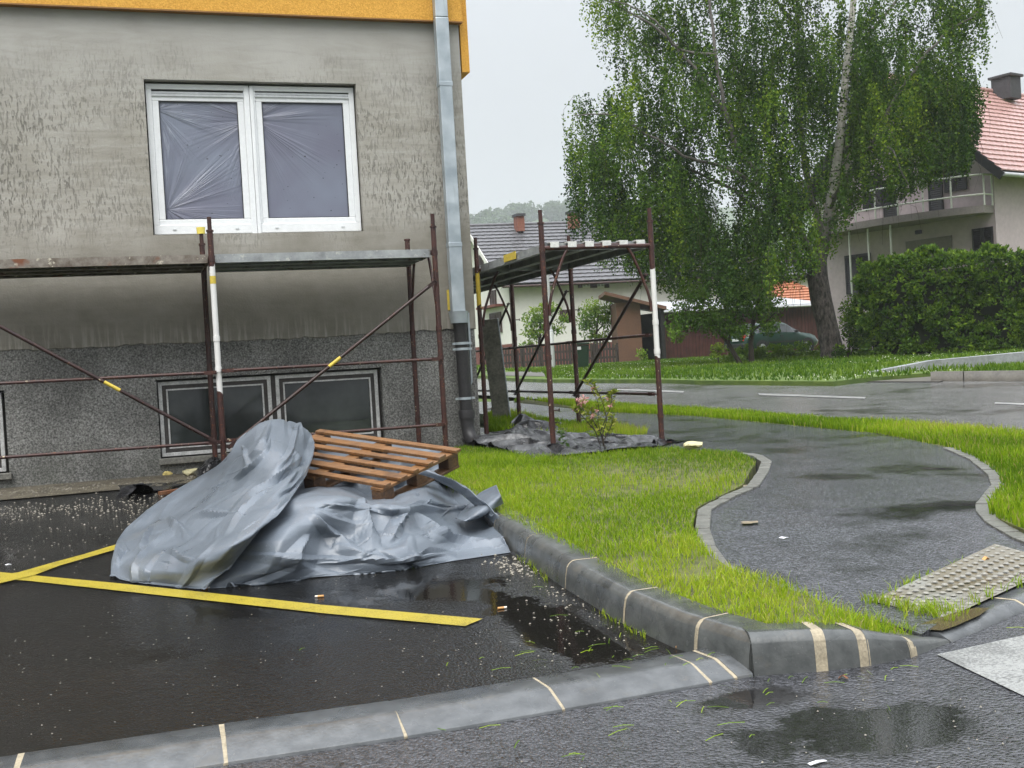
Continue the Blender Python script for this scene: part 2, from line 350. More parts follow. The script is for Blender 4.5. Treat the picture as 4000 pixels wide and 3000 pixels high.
# --- metal of the scaffolds
def rust(name, white=None, yellow=None, dark=1.):
    t = Mt(name); n = t.noise(9, 4, .6); m2 = t.noise(45, 4, .7); Z = t.xyz()[2]
    c = t.mix(t.rng(n, .3, .7), (.024*dark, .010*dark, .009*dark), (.062*dark, .021*dark, .015*dark))
    c = t.mix(t.rng(m2, .60, .70), c, (.22*dark, .075*dark, .022*dark))
    fl = t.rng(t.noise(30, 3, .75, vec=t.map((1, 1, .6))), .665, .70)
    c = t.mix(fl, c, (.52, .44, .30)); rg = .5
    if white:
        zz = t.math('ADD', Z, t.math('MULTIPLY', t.math('SUBTRACT', t.noise(14, 3), .5), .16))
        wm = t.math('MULTIPLY', t.math('GREATER_THAN', zz, white[0]), t.math('LESS_THAN', zz, white[1]))
        c = t.mix(wm, c, (.70, .69, .66))
    if yellow:
        zz = t.math('ADD', Z, t.math('MULTIPLY', t.math('SUBTRACT', t.noise(20, 3), .5), .14))
        wm = t.math('MULTIPLY', t.math('GREATER_THAN', zz, yellow[0]), t.math('LESS_THAN', zz, yellow[1]))
        c = t.mix(wm, c, (.60, .44, .05))
    return t.set(col=c, rough=t.rng(n, .3, .7, .34, .55), nrm=t.bump(t.math('ADD', m2, n), .35, .004))
M['rust'] = rust('rusty_painted_steel'); M['rustd'] = rust('dark_rusty_steel', dark=.55)
t = Mt('scaffold_plank_steel'); n = t.noise(7, 5, .65); c = t.mix(t.rng(n, .3, .7), (.20, .21, .215), (.40, .42, .42))
c = t.mix(t.rng(t.noise(16, 4, .7), .58, .68), c, (.50, .50, .46)); c = t.mix(t.rng(t.noise(5, 4, .7), .60, .72), c, (.10, .055, .03))
M['plank'] = t.set(col=c, rough=.5, metal=.25, nrm=t.bump(n, .2, .006))
t = Mt('dirty_plank_steel'); n = t.noise(9, 5, .7); c = t.mix(t.rng(n, .35, .65), (.10, .075, .055), (.26, .235, .20))
c = t.mix(t.rng(t.noise(11, 4, .7), .60, .66), c, (.52, .48, .38)); c = t.mix(t.rng(t.noise(4, 3, .6), .60, .68), c, (.17, .06, .025))
M['plankd'] = t.set(col=c, rough=.6, metal=.1, nrm=t.bump(n, .25, .006))
M['whitepaint'] = plain('splashed_white_paint', (.60, .60, .57), .6, .2, 30, .3)
M['yellowpaint'] = plain('splashed_yellow_paint', (.58, .44, .06), .6, .2, 30, .3)
M['yellowcap'] = plain('yellow_plastic_cap', (.75, .62, .12), .45, .1, 30, .1)
# --- heap
t = Mt('grey_tarpaulin'); n = t.noise(3, 4, .6); dp = t.voro(95); dm = t.rng(t.noise(3.2, 3), .38, .55)
cs = t.n('SeparateColor', {0: t.voro(95, out=1)}).outputs[0]
drop = t.math('MULTIPLY', t.math('MULTIPLY', t.rng(dp, .34, .10), t.math('GREATER_THAN', cs, .55)), dm)
c = t.mix(t.rng(n, .3, .7), (.108, .128, .152), (.155, .180, .212))
c = t.mix(t.rng(t.noise(60, 3, .7), .68, .74, 0, .5), c, (.5, .5, .48))
c = t.mix(t.rng(t.noise(1.6, 4), .64, .74, 0, .15), c, (.20, .18, .13))
M['tarp'] = t.set(col=c, rough=t.rng(n, .3, .7, .27, .40), spec=.5, nrm=t.bump(t.math('ADD', t.math('MULTIPLY', drop, .6), t.math('MULTIPLY', t.noise(11, 4, .55), .35)), .30, .010))
t = Mt('black_plastic_foil'); n = t.noise(5, 4)
M['blackfoil'] = t.set(col=t.mix(t.rng(n, .4, .6), (.006, .006, .007), (.022, .022, .024)), rough=.16, spec=.6, nrm=t.bump(t.noise(9, 5, .65), .5, .03))
t = Mt('grey_wet_foil'); n = t.noise(4, 5, .6)
M['greyfoil'] = t.set(col=t.mix(t.rng(n, .38, .62), (.008, .008, .009), (.085, .088, .092)), rough=.18, spec=.6, nrm=t.bump(t.noise(10, 5, .65), .5, .03))
def wood(name, a, b, ang, dark=(.05, .025, .012)):
    t = Mt(name); g = t.noise(1., 4, .6, vec=t.map((6, 90, 90), (0, 0, ang)), dist=.4); n = t.noise(5, 4)
    c = t.mix(t.rng(g, .35, .65), a, b); c = t.mix(t.rng(n, .54, .72, 0, .8), c, dark); c = t.mix(t.rng(t.noise(3.3, 4, .65), .55, .72, 0, .55), c, (.17, .125, .085))
    return t.set(col=c, rough=t.rng(n, .3, .7, .38, .6), nrm=t.bump(g, .3, .004))
M['slat'] = wood('wet_orange_pine', (.125, .058, .022), (.235, .117, .045), math.radians(51))
M['slatd'] = wood('dark_wet_pine', (.055, .030, .016), (.14, .07, .03), math.radians(-39))
M['plankr'] = wood('reddish_board', (.10, .035, .015), (.2, .08, .03), .2)
M['sand'] = plain('washed_sand', (.20, .165, .105), .7, .35, 40, .3, 90)
M['foam'] = plain('yellow_foam_crumbs', (.62, .50, .18), .8, .3, 40, .5)
M['foamw'] = plain('pale_foam', (.50, .46, .27), .8, .25, 40, .5)
M['slab'] = plain('grey_formwork_board', (.22, .21, .175), .6, .4, 6, .3)
M['slabe'] = plain('galvanised_board_edge', (.42, .46, .48), .5, .2, 6, .1)
M['paper'] = plain('white_paper_scrap', (.72, .72, .74), .6, .1, 30, .1)
M['butt'] = plain('cigarette_filter', (.52, .27, .09), .7, .2, 90, .1); M['buttw'] = plain('cigarette_paper', (.68, .64, .58), .7, .1, 90, .1)
M['crumb'] = plain('mortar_crumbs', (.24, .22, .18), .8, .5, 60, .2)
# --- plants
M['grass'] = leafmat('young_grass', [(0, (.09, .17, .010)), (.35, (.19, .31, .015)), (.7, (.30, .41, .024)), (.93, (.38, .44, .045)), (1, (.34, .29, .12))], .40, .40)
M['fargrass'] = leafmat('verge_grass', [(0, (.05, .11, .010)), (.5, (.10, .18, .014)), (1, (.16, .24, .03))], .3, .5)
M['clover'] = plain('clover_flowers', (.62, .62, .50), .8, .1)
M['birchleaf'] = leafmat('birch_leaves', [(0, (.010, .032, .007)), (.42, (.038, .084, .012)), (.78, (.092, .168, .016)), (1, (.21, .29, .025))], .35, .5)
M['plumleaf'] = leafmat('plum_leaves', [(0, (.03, .07, .012)), (.5, (.075, .15, .018)), (1, (.17, .27, .03))], .35, .4)
M['thuja'] = leafmat('thuja_sprays', [(0, (.012, .034, .008)), (.42, (.055, .12, .018)), (.78, (.13, .225, .026)), (1, (.22, .32, .035))], .25, .45)
M['thujacore'] = plain('hedge_dark_core', (.012, .018, .008), .9, .3)
M['cherryleaf'] = leafmat('cherry_leaves', [(0, (.03, .075, .012)), (.5, (.08, .16, .02)), (1, (.22, .30, .04))], .35, .4)
M['weigleaf'] = leafmat('weigela_leaves', [(0, (.10, .15, .02)), (.5, (.22, .27, .04)), (1, (.42, .40, .10))], .35, .4)
M['petal'] = leafmat('pink_petals', [(0, (.55, .22, .24)), (.6, (.68, .38, .38)), (1, (.75, .60, .55))], .3, .5)
M['farleaf'] = leafmat('far_wood_leaves', [(0, (.02, .045, .015)), (1, (.06, .10, .03))], .2, .6)
t = Mt('birch_bark'); Z = t.xyz()[2]; n = t.noise(3, 4, .65)
mk = t.rng(t.noise(1., 3, .6, vec=t.map((3, 3, 13))), .56, .63)
wh = t.mix(mk, t.mix(t.rng(n, .3, .7), (.40, .38, .33), (.60, .58, .52)), (.022, .019, .017))
rgh = t.noise(1., 4, .7, vec=t.map((14, 14, 5)))
dk = t.mix(t.rng(rgh, .38, .66), (.014, .012, .011), (.13, .11, .095))
M['bark'] = t.set(col=t.mix(t.rng(t.math('ADD', Z, n), 4.6, 6.1), dk, wh), rough=.85, nrm=t.bump(rgh, .9, .06))
M['limb'] = plain('grey_birch_branches', (.10, .09, .08), .85, .5, 5, .4, 30)
M['twig'] = plain('thin_brown_twigs', (.05, .035, .025), .8, .3)
M['barkd'] = plain('dark_bark', (.035, .027, .02), .9, .4, 12, .5, 50)
# --- houses
M['pinkwall'] = plain('pinkish_rough_render', (.46, .385, .395), .85, .10, 1.2, .35, 20)
M['creamwall'] = plain('pale_render', (.66, .65, .60), .85, .06, .8, .2, 20)
M['redplinth'] = plain('brown_red_plinth', (.16, .05, .04), .8, .2)
t = Mt('red_roof_tiles'); n = t.noise(9, 3); X, Y, Z = t.xyz()
M['redtile'] = t.set(col=t.mix(t.rng(n, .3, .7), (.33, .175, .155), (.49, .315, .285)), rough=.28, spec=.6, nrm=t.bump(t.noise(14, 2), .3, .03))
M['greytile'] = plain('grey_brown_roof_tiles', (.10, .098, .104), .42, .3, 6, .25, 25)
M['orangetile'] = plain('orange_roof_tiles', (.34, .13, .06), .5, .3, 8, .3, 25)
M['shutter'] = plain('black_brown_shutters', (.013, .011, .012), .45, .3, 8, .1)
M['shutterb'] = plain('brown_shutters', (.045, .022, .018), .5, .3, 8, .1)
M['rail'] = plain('cream_white_railing', (.60, .62, .55), .5, .08, 8, .05)
M['slabg'] = plain('grey_balcony_slab', (.21, .185, .175), .8, .15, 3, .2)
M['darksoffit'] = plain('black_roof_soffit', (.012, .012, .014), .6, .2)
M['chimneyg'] = plain('dark_chimney', (.05, .05, .054), .8, .3)
M['brick'] = plain('red_brick_chimney', (.20, .075, .048), .8, .3, 12, .3)
M['curtain'] = plain('white_curtained_glass', (.42, .47, .46), .25, .3, 6, .0)
M['hglass'] = plain('dark_window_glass', (.02, .022, .025), .12, .2, 3, .0)
def boards(name, col, ax, freq, r=.55):
    t = Mt(name); x = t.xyz()[ax]; fr = t.math('FRACT', t.math('MULTIPLY', x, freq)); gap = t.rng(t.math('ABSOLUTE', t.math('SUBTRACT', fr, .5)), .40, .5)
    n = t.noise(3, 4); c = t.mix(t.rng(n, .3, .7), tuple(c*.7 for c in col), tuple(c*1.3 for c in col))
    return t.set(col=t.mix(gap, c, tuple(c*.3 for c in col)), rough=r, nrm=t.bump(gap, -.5, .03))
M['shedwall'] = plain('brown_shed_boards', (.115, .055, .032), .7, .15, 2.5, .2, 20)
M['corr'] = boards('brown_corrugated_metal', (.075, .022, .018), 0, 6)
M['tin'] = plain('grey_tin_roof', (.42, .43, .44), .4, .2, 4, .2)
M['fence'] = plain('dark_brown_pickets', (.030, .021, .017), .7, .3, 6, .2)
M['polec'] = plain('light_grey_pole', (.42, .43, .43), .5, .1)
M['bin'] = plain('dark_green_plastic', (.010, .035, .018), .4, .2)
M['conc'] = plain('grey_concrete_wall', (.22, .23, .235), .7, .25, 3, .3, 30)
# --- car
t = Mt('dark_green_car_paint'); M['paint'] = t.set(col=(.004, .032, .020), rough=.3, metal=.2, coat=.35, crough=.08)
M['tyre'] = plain('tyre_rubber', (.012, .012, .012), .8, .2); M['rim'] = plain('silver_rim', (.45, .46, .47), .35, .1, metal=.6)
M['carglass'] = plain('car_window_glass', (.03, .036, .038), .06, .1, 3, .0); M['redlens'] = plain('red_lamp_lens', (.45, .03, .015), .25, .1)
M['plate'] = plain('white_number_plate', (.65, .66, .66), .4, .05); M['trim'] = plain('black_plastic_trim', (.015, .015, .016), .5, .2)
# ---------------------------------------------------------------- ground, roads, kerbs
def strip_ground():
    ys = [-30, 0, 10, 20, 30, 45, 60, 120, 400, 1500]; xs = [-900, -60, -20, 0, 20, 60, 200, 1200]
    V = [(x, y, gz(y)-.06) for y in ys for x in xs]; n = len(xs)
    Fc = [(j*n+i, j*n+i+1, (j+1)*n+i+1, (j+1)*n+i) for j in range(len(ys)-1) for i in range(n-1)]
    o = np_obj('ground', V, Fc, M['meadow']); o['kind'] = 'structure'
strip_ground()
def px(pts, k=0): return [GP(x, y, k) for x, y in pts]
sheet('access_road', [(-14, -4), (16, -4), (13, 8), (7.2, 10.2), (5.5, 12), (4, 13.5), (3.27, 12), (-14, 12)], 0., M['access'])
sheet('parking_lot', [(-12, 3.55), (1.84, 3.55), (1.84, 10.15), (-12, 9.72)], .004, M['parking'])
sheet('wall_strip', [(-12, 9.70), (-.2, 10.08), (2.2, 10.2), (3.45, 10.2), (3.45, 10.95), (-12, 10.95)], .012, M['dirt'])
near = px([(1120, 860), (1300, 872), (1500, 883), (1800, 907), (2212, 940)], .0)
far = px([(2212, 822), (1800, 824), (1500, 822), (1320, 820), (1180, 820), (1110, 818), (1050, 813)], 0)
road = near+[np.array([7.6, 3., 0]), np.array([17., -3., 0])]+[np.array([15.2, 8, 0])]+far+[np.array([9.5, 60, 0]), np.array([4.6, 60, 0]), np.array([4.9, 30, 0])]
sheet('main_road', road, .006, M['roadA'])
sheet('centre_line', px([(1638, 851), (1870, 859.5), (1868, 863), (1640, 855)]), .012, M['dash'])
sheet('centre_line', px([(2150, 871), (2300, 876), (2300, 880), (2148, 874)]), .012, M['dash'])
sheet('centre_line', px([(1330, 841), (1478, 846), (1476, 849.5), (1332, 844)]), .012, M['dash'])
# footpath with its bay
PATH = px([(1090, 868), (1140, 862), (1300, 890), (1500, 899), (1900, 937), (2040, 965), (2100, 990), (2150, 1025), (2158, 1050), (2128, 1092), (2135, 1115), (2212, 1150)], .1)
_a, _b, _d = GP(1880, 1291, .05), GP(2041, 1336, .035), GP(2150, 1182, .06)
PATH += [np.array([4.55, 4.56, 0]), np.array([4.35, 4.32, 0]), _b+(_d-_a), _d, _a, _b, GP(1990, 1358, .06)]
PATH += [np.array(q+(0,)) for q in ((2.6, 3.5), (2.52, 3.9), (2.44, 4.3), (2.5, 4.66), (2.76, 5.32), (3.06, 5.85), (3.76, 6.5), (4.44, 7.5), (4.62, 8.1), (4.3, 8.75), (3.27, 8.9), (3.27, 10.7), (3.9, 10.6), (4.63, 9.9))]
PATH += px([(1290, 915), (1190, 905)], .11)+[np.array([4.32, 13.94, 0]), np.array([4.35, 18, 0])]
def pathk(x, y):
    d = math.hypot(x-3.1, y-3.75); return .034+.066*min(1, max(0, (d-.5)/1.3))
sheet('footpath', PATH, pathk, M['pathA'], skirt=.12)
# tactile paving: a slab sheet with rows of raised round studs
TA, TB = GP(1880, 1291, .05), GP(2041, 1336, .035)
TD = GP(2150, 1182, .06); TC = TB+(TD-TA)
tac = [TA, TB, TC, TD]; tacz = [gz(TA[1])+.038, gz(TB[1])+.034, gz(TC[1])+.039, gz(TD[1])+.076]
mb = MB()
def tpt(u, v):
    a = TA*(1-u)+TD*u; b = TB*(1-u)+TC*u; p = a*(1-v)+b*v
    z = (tacz[0]*(1-u)+tacz[3]*u)*(1-v)+(tacz[1]*(1-u)+tacz[2]*u)*v; return np.array([p[0], p[1], z])
mb.add([tpt(0, 0), tpt(0, 1), tpt(1, 1), tpt(1, 0)], [(0, 1, 2, 3)])
Lu, Lv = np.linalg.norm(TD-TA), np.linalg.norm(TB-TA); nu, nv = int(Lu/.054), max(7, int(Lv/.055))
for i in range(nu):
    for j in range(nv):
        c = tpt((i+.5)/nu, (j+.5)/nv); r0, r1 = .0135, .009; k = 10; vs = []
        for rr, zz in ((r0, .0005), (r1, .0045)):
            vs += [c+np.array([rr*math.cos(6.2832*q/k), rr*math.sin(6.2832*q/k), zz]) for q in range(k)]
        mb.add(vs, [(q, (q+1) % k, k+(q+1) % k, k+q) for q in range(k)], 1, True); mb.add(vs[k:], [tuple(range(k))], 1)
tag(mb.build('tactile_paving', [M['tactile'], M['stud']], fix=False), kind='structure')
def flatk(x, y): return 0
sheet('gutter_puddle', [np.array(q+(0,)) for q in ((2.66, 3.44), (2.70, 3.40), (2.78, 3.425), (2.95, 3.50), (3.06, 3.57), (3.02, 3.60), (2.90, 3.575), (2.76, 3.53), (2.67, 3.50))], .036, M['puddle'])
# markings
sheet('parking_line', px([(-900, 1150), (-120, 1228), (0, 1239), (70, 1246), (240, 1262), (440, 1283), (700, 1311), (1043, 1341), (1005, 1357), (700, 1329), (440, 1300), (70, 1259), (-120, 1243), (-900, 1166)]), .009, M['yellow'])
sheet('parking_line', px([(-500, 1420), (-60, 1266), (0, 1247), (40, 1241), (110, 1221), (180, 1202), (245, 1182), (330, 1155), (335, 1163), (245, 1193), (130, 1226), (75, 1247), (0, 1265), (-60, 1284), (-500, 1446)]), .0125, M['yellow'])
sheet('crossing_stripe', px([(2024, 1416), (2212, 1374), (2300, 1352), (2600, 1500), (2212, 1506)]), .004, M['white'])
# raised kerb: battered stones with a rounded nose, joints of mortar
def kerbrun(mb, mo, path, cuts, hts, prof, gap=.012):
    P = [np.array([p[0], p[1], 0.]) for p in path]; seg = [np.linalg.norm(P[i+1]-P[i]) for i in range(len(P)-1)]; tot = sum(seg)
    def at(s):
        s = max(0, min(tot, s)); i = 0
        while i < len(seg)-1 and s > seg[i]: s -= seg[i]; i += 1
        a, b = P[i], P[i+1]; t = (b-a)/seg[i]; return a+t*s, np.array([-t[1], t[0], 0])
    jn = jz = 0.
    def ring(s, sc):
        p, nn = at(s); h = np.interp(s, [q[0] for q in hts], [q[1] for q in hts])
        return [p+nn*(a+(jn if sc else .0005))+np.array([0, 0, gz(p[1])+(b*h if b > 0 else b)+(jz if sc else -.0005)]) for a, b in prof]
    cuts = [0]+cuts+[tot]
    for i in range(len(cuts)-1):
        jn, jz = rng.uniform(-.003, .003), rng.uniform(-.002, .002)
        s0, s1 = cuts[i]+gap/2, cuts[i+1]-gap/2; n = max(1, int((s1-s0)/.12)); R = [ring(s0+(s1-s0)*j/n, 1) for j in range(n+1)]
        k = len(prof); base = [q for r in R for q in r]
        mb.add(base, [(j*k+q, j*k+q+1, (j+1)*k+q+1, (j+1)*k+q) for j in range(n) for q in range(k-1)], 0, True)
        mb.add(R[0], [tuple(range(k))]); mb.add(R[-1], [tuple(range(k))[::-1]])
        if i < len(cuts)-2:
            r0, r1 = ring(cuts[i+1]-gap*.75, 0), ring(cuts[i+1]+gap*.75, 0)
            mo.add(r0+r1, [(q, q+1, k+q+1, k+q) for q in range(k-1)], 0)
kp = [(0, -.05), (.012, .45), (.0205, .765), (.0225, .795), (.031, .89), (.044, .968), (.057, .996), (.061, 1.), (.072, 1.), (.168, 1.), (.17, .99), (.17, -.05)]
mb, mo = MB(), MB()
# direction chosen so that +normal points to the lawn side
kerbrun(mb, mo, [(1.885, 3.36), (1.80, 3.75), (1.775, 4.2), (1.80, 4.9), (1.86, 5.7), (1.93, 6.6), (2.0, 8.2), (2.05, 9.6)][::-1], [.56, 1.26, 1.96, 2.66, 3.36, 4.06, 4.77, 5.46, 5.98], [(0, .13), (9, .13)], kp, gap=.012)
tag(mb.build('kerb', M['kerb'], fix=False), kind='structure'); tag(mo.build('kerb_joint', M['mortar'], fix=False), kind='structure')
mb, mo = MB(), MB()
kerbrun(mb, mo, [(1.885, 3.34), (2.16, 3.27), (2.42, 3.25), (2.70, 3.35), (2.72, 3.36)], [.245, .405, .62], [(0, .135), (.3, .13), (.5, .10), (.8, .012)], kp, gap=.027)
tag(mb.build('kerb', M['kerb'], fix=False), kind='structure'); tag(mo.build('kerb_joint', M['mortar'], fix=False), kind='structure')
mb, mo = MB(), MB()
fp = [(0, -.05), (.0, .15), (.003, .2), (.01, .27), (.104, .93), (.113, .98), (.122, 1.), (.13, 1.), (.25, 1.), (.25, -.05)]
kerbrun(mb, mo, [(-3.2, 3.32), (-.37, 3.32), (.19, 3.31), (.7, 3.29), (1.21, 3.305), (1.73, 3.33), (1.90, 3.345)], [.85, 1.85, 2.83, 3.385, 3.90, 4.405, 4.93, 5.03], [(0, .045), (9, .045)], fp, gap=.011)
tag(mb.build('kerb', M['kerb2'], fix=False), kind='structure'); tag(mo.build('kerb_joint', M['mortar'], fix=False), kind='structure')
mb, mo = MB(), MB()
kerbrun(mb, mo, [(2.70, 3.36), (2.95, 3.46), (3.23, 3.58), (3.9, 3.9), (5.2, 4.6), (6.6, 5.2)], [.62, 1.4, 2.2, 3.0], [(0, .03), (9, .034)], [(0, -.05), (0, .2), (.03, .7), (.05, 1.), (.16, 1.), (.16, -.05)], gap=.014)
tag(mb.build('kerb', M['kerb2'], fix=False), kind='structure'); tag(mo.build('kerb_joint', M['mortar'], fix=False), kind='structure')
# narrow setts edging the bay and the footpath
def edging(path, wd, k, lift=.012):
    mb = MB(); P = [np.array([p[0], p[1]]) for p in path]
    for i in range(len(P)-1):
        L = np.linalg.norm(P[i+1]-P[i]); n = max(1, int(L/.11))
        for j in range(n):
            a = P[i]+(P[i+1]-P[i])*j/n; b = P[i]+(P[i+1]-P[i])*(j+1)/n; t = (b-a)/np.linalg.norm(b-a); nn = np.array([-t[1], t[0]])
            a = a+t*.006; b = b-t*.006; z = [gz(q[1])+k(q[0], q[1])+lift+rng.uniform(-.003, .003) for q in (a, b)]
            q0, q1, q2, q3 = a-nn*wd/2, b-nn*wd/2, b+nn*wd/2, a+nn*wd/2
            mb.hexa([(*q0, z[0]-.1), (*q1, z[1]-.1), (*q2, z[1]-.1), (*q3, z[0]-.1), (*q0, z[0]), (*q1, z[1]), (*q2, z[1]), (*q3, z[0])])
    tag(mb.build('edging', M['edging'], bevel=.004), kind='structure')
edging([(2.50, 3.92), (2.44, 4.3), (2.5, 4.66), (2.62, 5.0), (2.78, 5.35), (3.06, 5.85), (3.42, 6.2), (3.76, 6.5), (4.16, 7.05), (4.46, 7.5), (4.62, 7.9), (4.60, 8.15)], .078, pathk)
edging([p for p in px([(2260, 1165), (2212, 1150), (2150, 1122), (2130, 1105), (2128, 1092), (2145, 1070), (2160, 1050), (2152, 1028), (2110, 994), (2050, 968)], .1)], .10, pathk)
# far kerb, verge and driveway edge
fk = px([(2500, 824), (2212, 822), (2020, 823)], 0)
mb, mo = MB(), MB(); kerbrun(mb, mo, [GP(2700, 824)]+fk, [1., 2., 3., 4.], [(0, .16), (20, .16)], [(0, -.05), (0, .9), (.02, 1.), (.2, 1.), (.2, -.05)], gap=.02)
tag(mb.build('far_kerb', M['farkerb']), kind='structure')
fk = px([(1800, 824), (1500, 822), (1320, 820), (1180, 820), (1110, 818), (1050, 813)], 0)
mb, mo = MB(), MB(); kerbrun(mb, mo, fk[::-1], [6., 9., 12., 14., 15., 16.], [(0, .10), (15, .10), (17, .07)], [(0, -.05), (0, .9), (.02, 1.), (.2, 1.), (.2, -.05)], gap=.02)
tag(mb.build('far_kerb', M['farkerb']), kind='structure')
VERGE = px([(1800, 822), (1500, 820), (1320, 818), (1180, 818), (1110, 816), (1045, 811)], .1)+[np.array([9.6, 45, 0]), np.array([60, 45, 0]), np.array([60, 12, 0])]+px([(2700, 770), (2212, 790), (2000, 804), (1870, 814)], .1)
sheet('verge', VERGE, .085, M['meadow'], skirt=.1)
sheet('driveway', px([(1800, 824), (2030, 824), (2075, 811), (2010, 806), (1870, 816)], .02), .02, M['farkerb'])
sheet('gravel_patch', px([(1060, 806), (1190, 800), (1195, 806), (1170, 813), (1070, 811)], .09), .097, M['farkerb'])
# lawns (soil below, blades above)
LAWN1 = [np.array(q+(0,)) for q in ((2.05, 9.55), (2.0, 8.2), (1.98, 6.6), (1.955, 5.7), (1.93, 4.9), (1.92, 4.2), (1.955, 3.75), (2.04, 3.46), (2.2, 3.40), (2.42, 3.38), (2.66, 3.44), (2.58, 3.6), (2.45, 3.92), (2.39, 4.3), (2.45, 4.66), (2.72, 5.36), (3.02, 5.88), (3.7, 6.53), (4.38, 7.52), (4.56, 8.1), (4.3, 8.74), (3.3, 8.86), (2.9, 10.3))]
LAWN2 = px([(1052, 895), (1100, 893), (1190, 905), (1290, 915), (1400, 938), (1370, 947), (1200, 943), (1052, 930)], .12)
LAWN3 = px([(1110, 868), (1120, 861), (1300, 873), (1500, 884), (1800, 907), (2212, 940), (2212, 1140), (2136, 1106), (2136, 1092), (2165, 1050), (2155, 1024), (2105, 988), (2045, 963), (1900, 935), (1500, 897), (1300, 888), (1140, 861)], .11)
_i = 6; LAWN3[_i:_i] = [np.array(q+(0,)) for q in ((7.35, 6.4), (7.3, 5.8), (6.8, 5.42), (5.6, 4.94), (4.7, 4.60))]
sheet('lawn', LAWN1, lambda x, y: .115-.10*max(0, min(1, (x-2.18)/.45))*max(0, min(1, (4.0-y)/.25)), M['soil'], skirt=.1)
sheet('lawn', LAWN2, .11, M['soil'], skirt=.1); sheet('lawn', LAWN3, .10, M['soil'], skirt=.1)
def blades(P, h, wd, zoff, lean=.45, name='lawn_grass', mat='grass', rndv=None, bare=None):
    n = len(P); x, y = P[:, 0], P[:, 1]; z = gzv(y)+zoff
    lump = snoise(np.c_[x, y, x*0], 2.3, 1); hh = h*(.65+.35*rng.random(n)+.28*np.clip(lump, -1, 1))*rng.uniform(.7, 1.25, n)
    az = rng.uniform(0, 6.2832, n); ln = hh*lean*rng.random(n)**.8; dx, dy = np.cos(az), np.sin(az)
    fa = rng.uniform(0, 6.2832, n); sx, sy = np.cos(fa)*wd/2, np.sin(fa)*wd/2
    V = np.zeros((n, 6, 3))
    for i, (t, ww) in enumerate(((0, 1.), (.55, .8), (1., .12))):
        cx, cy, cz = x+dx*ln*t*t, y+dy*ln*t*t, z+hh*t*(1-.18*t*(ln/hh))
        V[:, 2*i] = np.c_[cx-sx*ww, cy-sy*ww, cz]; V[:, 2*i+1] = np.c_[cx+sx*ww, cy+sy*ww, cz]
    b = np.arange(n)[:, None]*6; Fc = np.concatenate([b+np.array([0, 1, 3, 2]), b+np.array([2, 3, 5, 4])])
    r = np.clip(.44+.22*lump+rng.normal(0, .2, n)+.26*snoise(np.c_[x, y, x*0], .75, 2)-.30*np.clip(snoise(np.c_[x, y, x*0], 4.2, 0), 0, 1), 0, .93)
    r[rng.random(n) < .04+.10*np.clip(snoise(np.c_[x, y, x*0], 1.6, 3), 0, 1)] = 1.
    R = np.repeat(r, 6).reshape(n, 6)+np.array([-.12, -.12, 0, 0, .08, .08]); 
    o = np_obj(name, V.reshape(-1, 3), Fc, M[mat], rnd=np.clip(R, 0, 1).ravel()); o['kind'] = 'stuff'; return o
def thin(P, spots):
    keep = np.ones(len(P), bool)
    for sx, sy, r, pr in spots:
        d = np.hypot(P[:, 0]-sx, P[:, 1]-sy); keep &= ~((d < r) & (rng.random(len(P)) < pr*(1-(d/r)**2)+.1*pr))
    return P[keep]
BARE = [(2.24, 3.55, .09, .95), (2.22, 4.35, .14, .9), (2.35, 4.5, .16, .8), (2.5, 5.2, .12, .8), (3.0, 6.7, .16, .7), (2.75, 6.6, .12, .7), (3.9, 8.0, .15, .6), (2.2, 5.2, .1, .6), (2.7, 8.3, .14, .6), (2.1, 6.0, .12, .7), (3.3, 7.6, .2, .7), (2.6, 7.3, .16, .65), (4.1, 8.4, .14, .6), (2.1, 4.75, .09, .7), (2.05, 7.2, .12, .7), (3.4, 6.7, .14, .6), (2.5, 6.1, .13, .65), (2.35, 3.7, .07, .8)]
def lawnk(P): return .113-.10*np.clip((P[:, 0]-2.18)/.45, 0, 1)*np.clip((4.0-P[:, 1])/.25, 0, 1)
P = thin(scatter(LAWN1, 56000), BARE); P = P+rng.normal(0, .010, P.shape); P = P[rng.random(len(P)) < .62+.55*snoise(np.c_[P, P[:, 0]*0], 1.9, 1)+.3]; nearf = P[:, 1] < 4.6
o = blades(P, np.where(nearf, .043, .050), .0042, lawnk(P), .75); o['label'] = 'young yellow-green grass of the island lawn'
P = scatter(LAWN1, 9000); P = P[snoise(np.c_[P, P[:, 0]*0], 1.9, 3) > .25]; tufts = blades(P, .080, .0045, lawnk(P), .7); tufts['label'] = 'taller tufts in the island lawn'
blades(scatter(LAWN2, 9000), .085, .008, .105)
a3 = area(LAWN3); P = scatter(LAWN3, 46000); blades(P, .075, .008, .098)
VG = px([(1800, 821), (1500, 819), (1320, 817), (1180, 816), (1175, 806), (1060, 798), (1060, 786)], .1)+[np.array([11, 42, 0]), np.array([25, 42, 0]), np.array([24, 17, 0])]+px([(2212, 789), (2000, 806)], .1)
P = scatter(VG, 45000); blades(P, .10, .028, .08, .6, 'verge_grass', 'fargrass')
P = scatter(VG, 9000); P = P[snoise(np.c_[P, P[:, 0]*0], .7, 2) > -.1][:2400]; n = len(P)
z = gzv(P[:, 1])+.09+rng.random(n)*.06; s_ = rng.uniform(.008, .015, n); V = np.zeros((n, 4, 3))
for i, (a, b) in enumerate(((-1, 0), (0, -.9), (1, 0), (0, .9))): V[:, i] = np.c_[P[:, 0]+a*s_, P[:, 1]+b*s_*.3, z+b*s_]
o = np_obj('clover_blossom', V.reshape(-1, 3), np.arange(n*4).reshape(n, 4), M['clover']); o['kind'] = 'stuff'
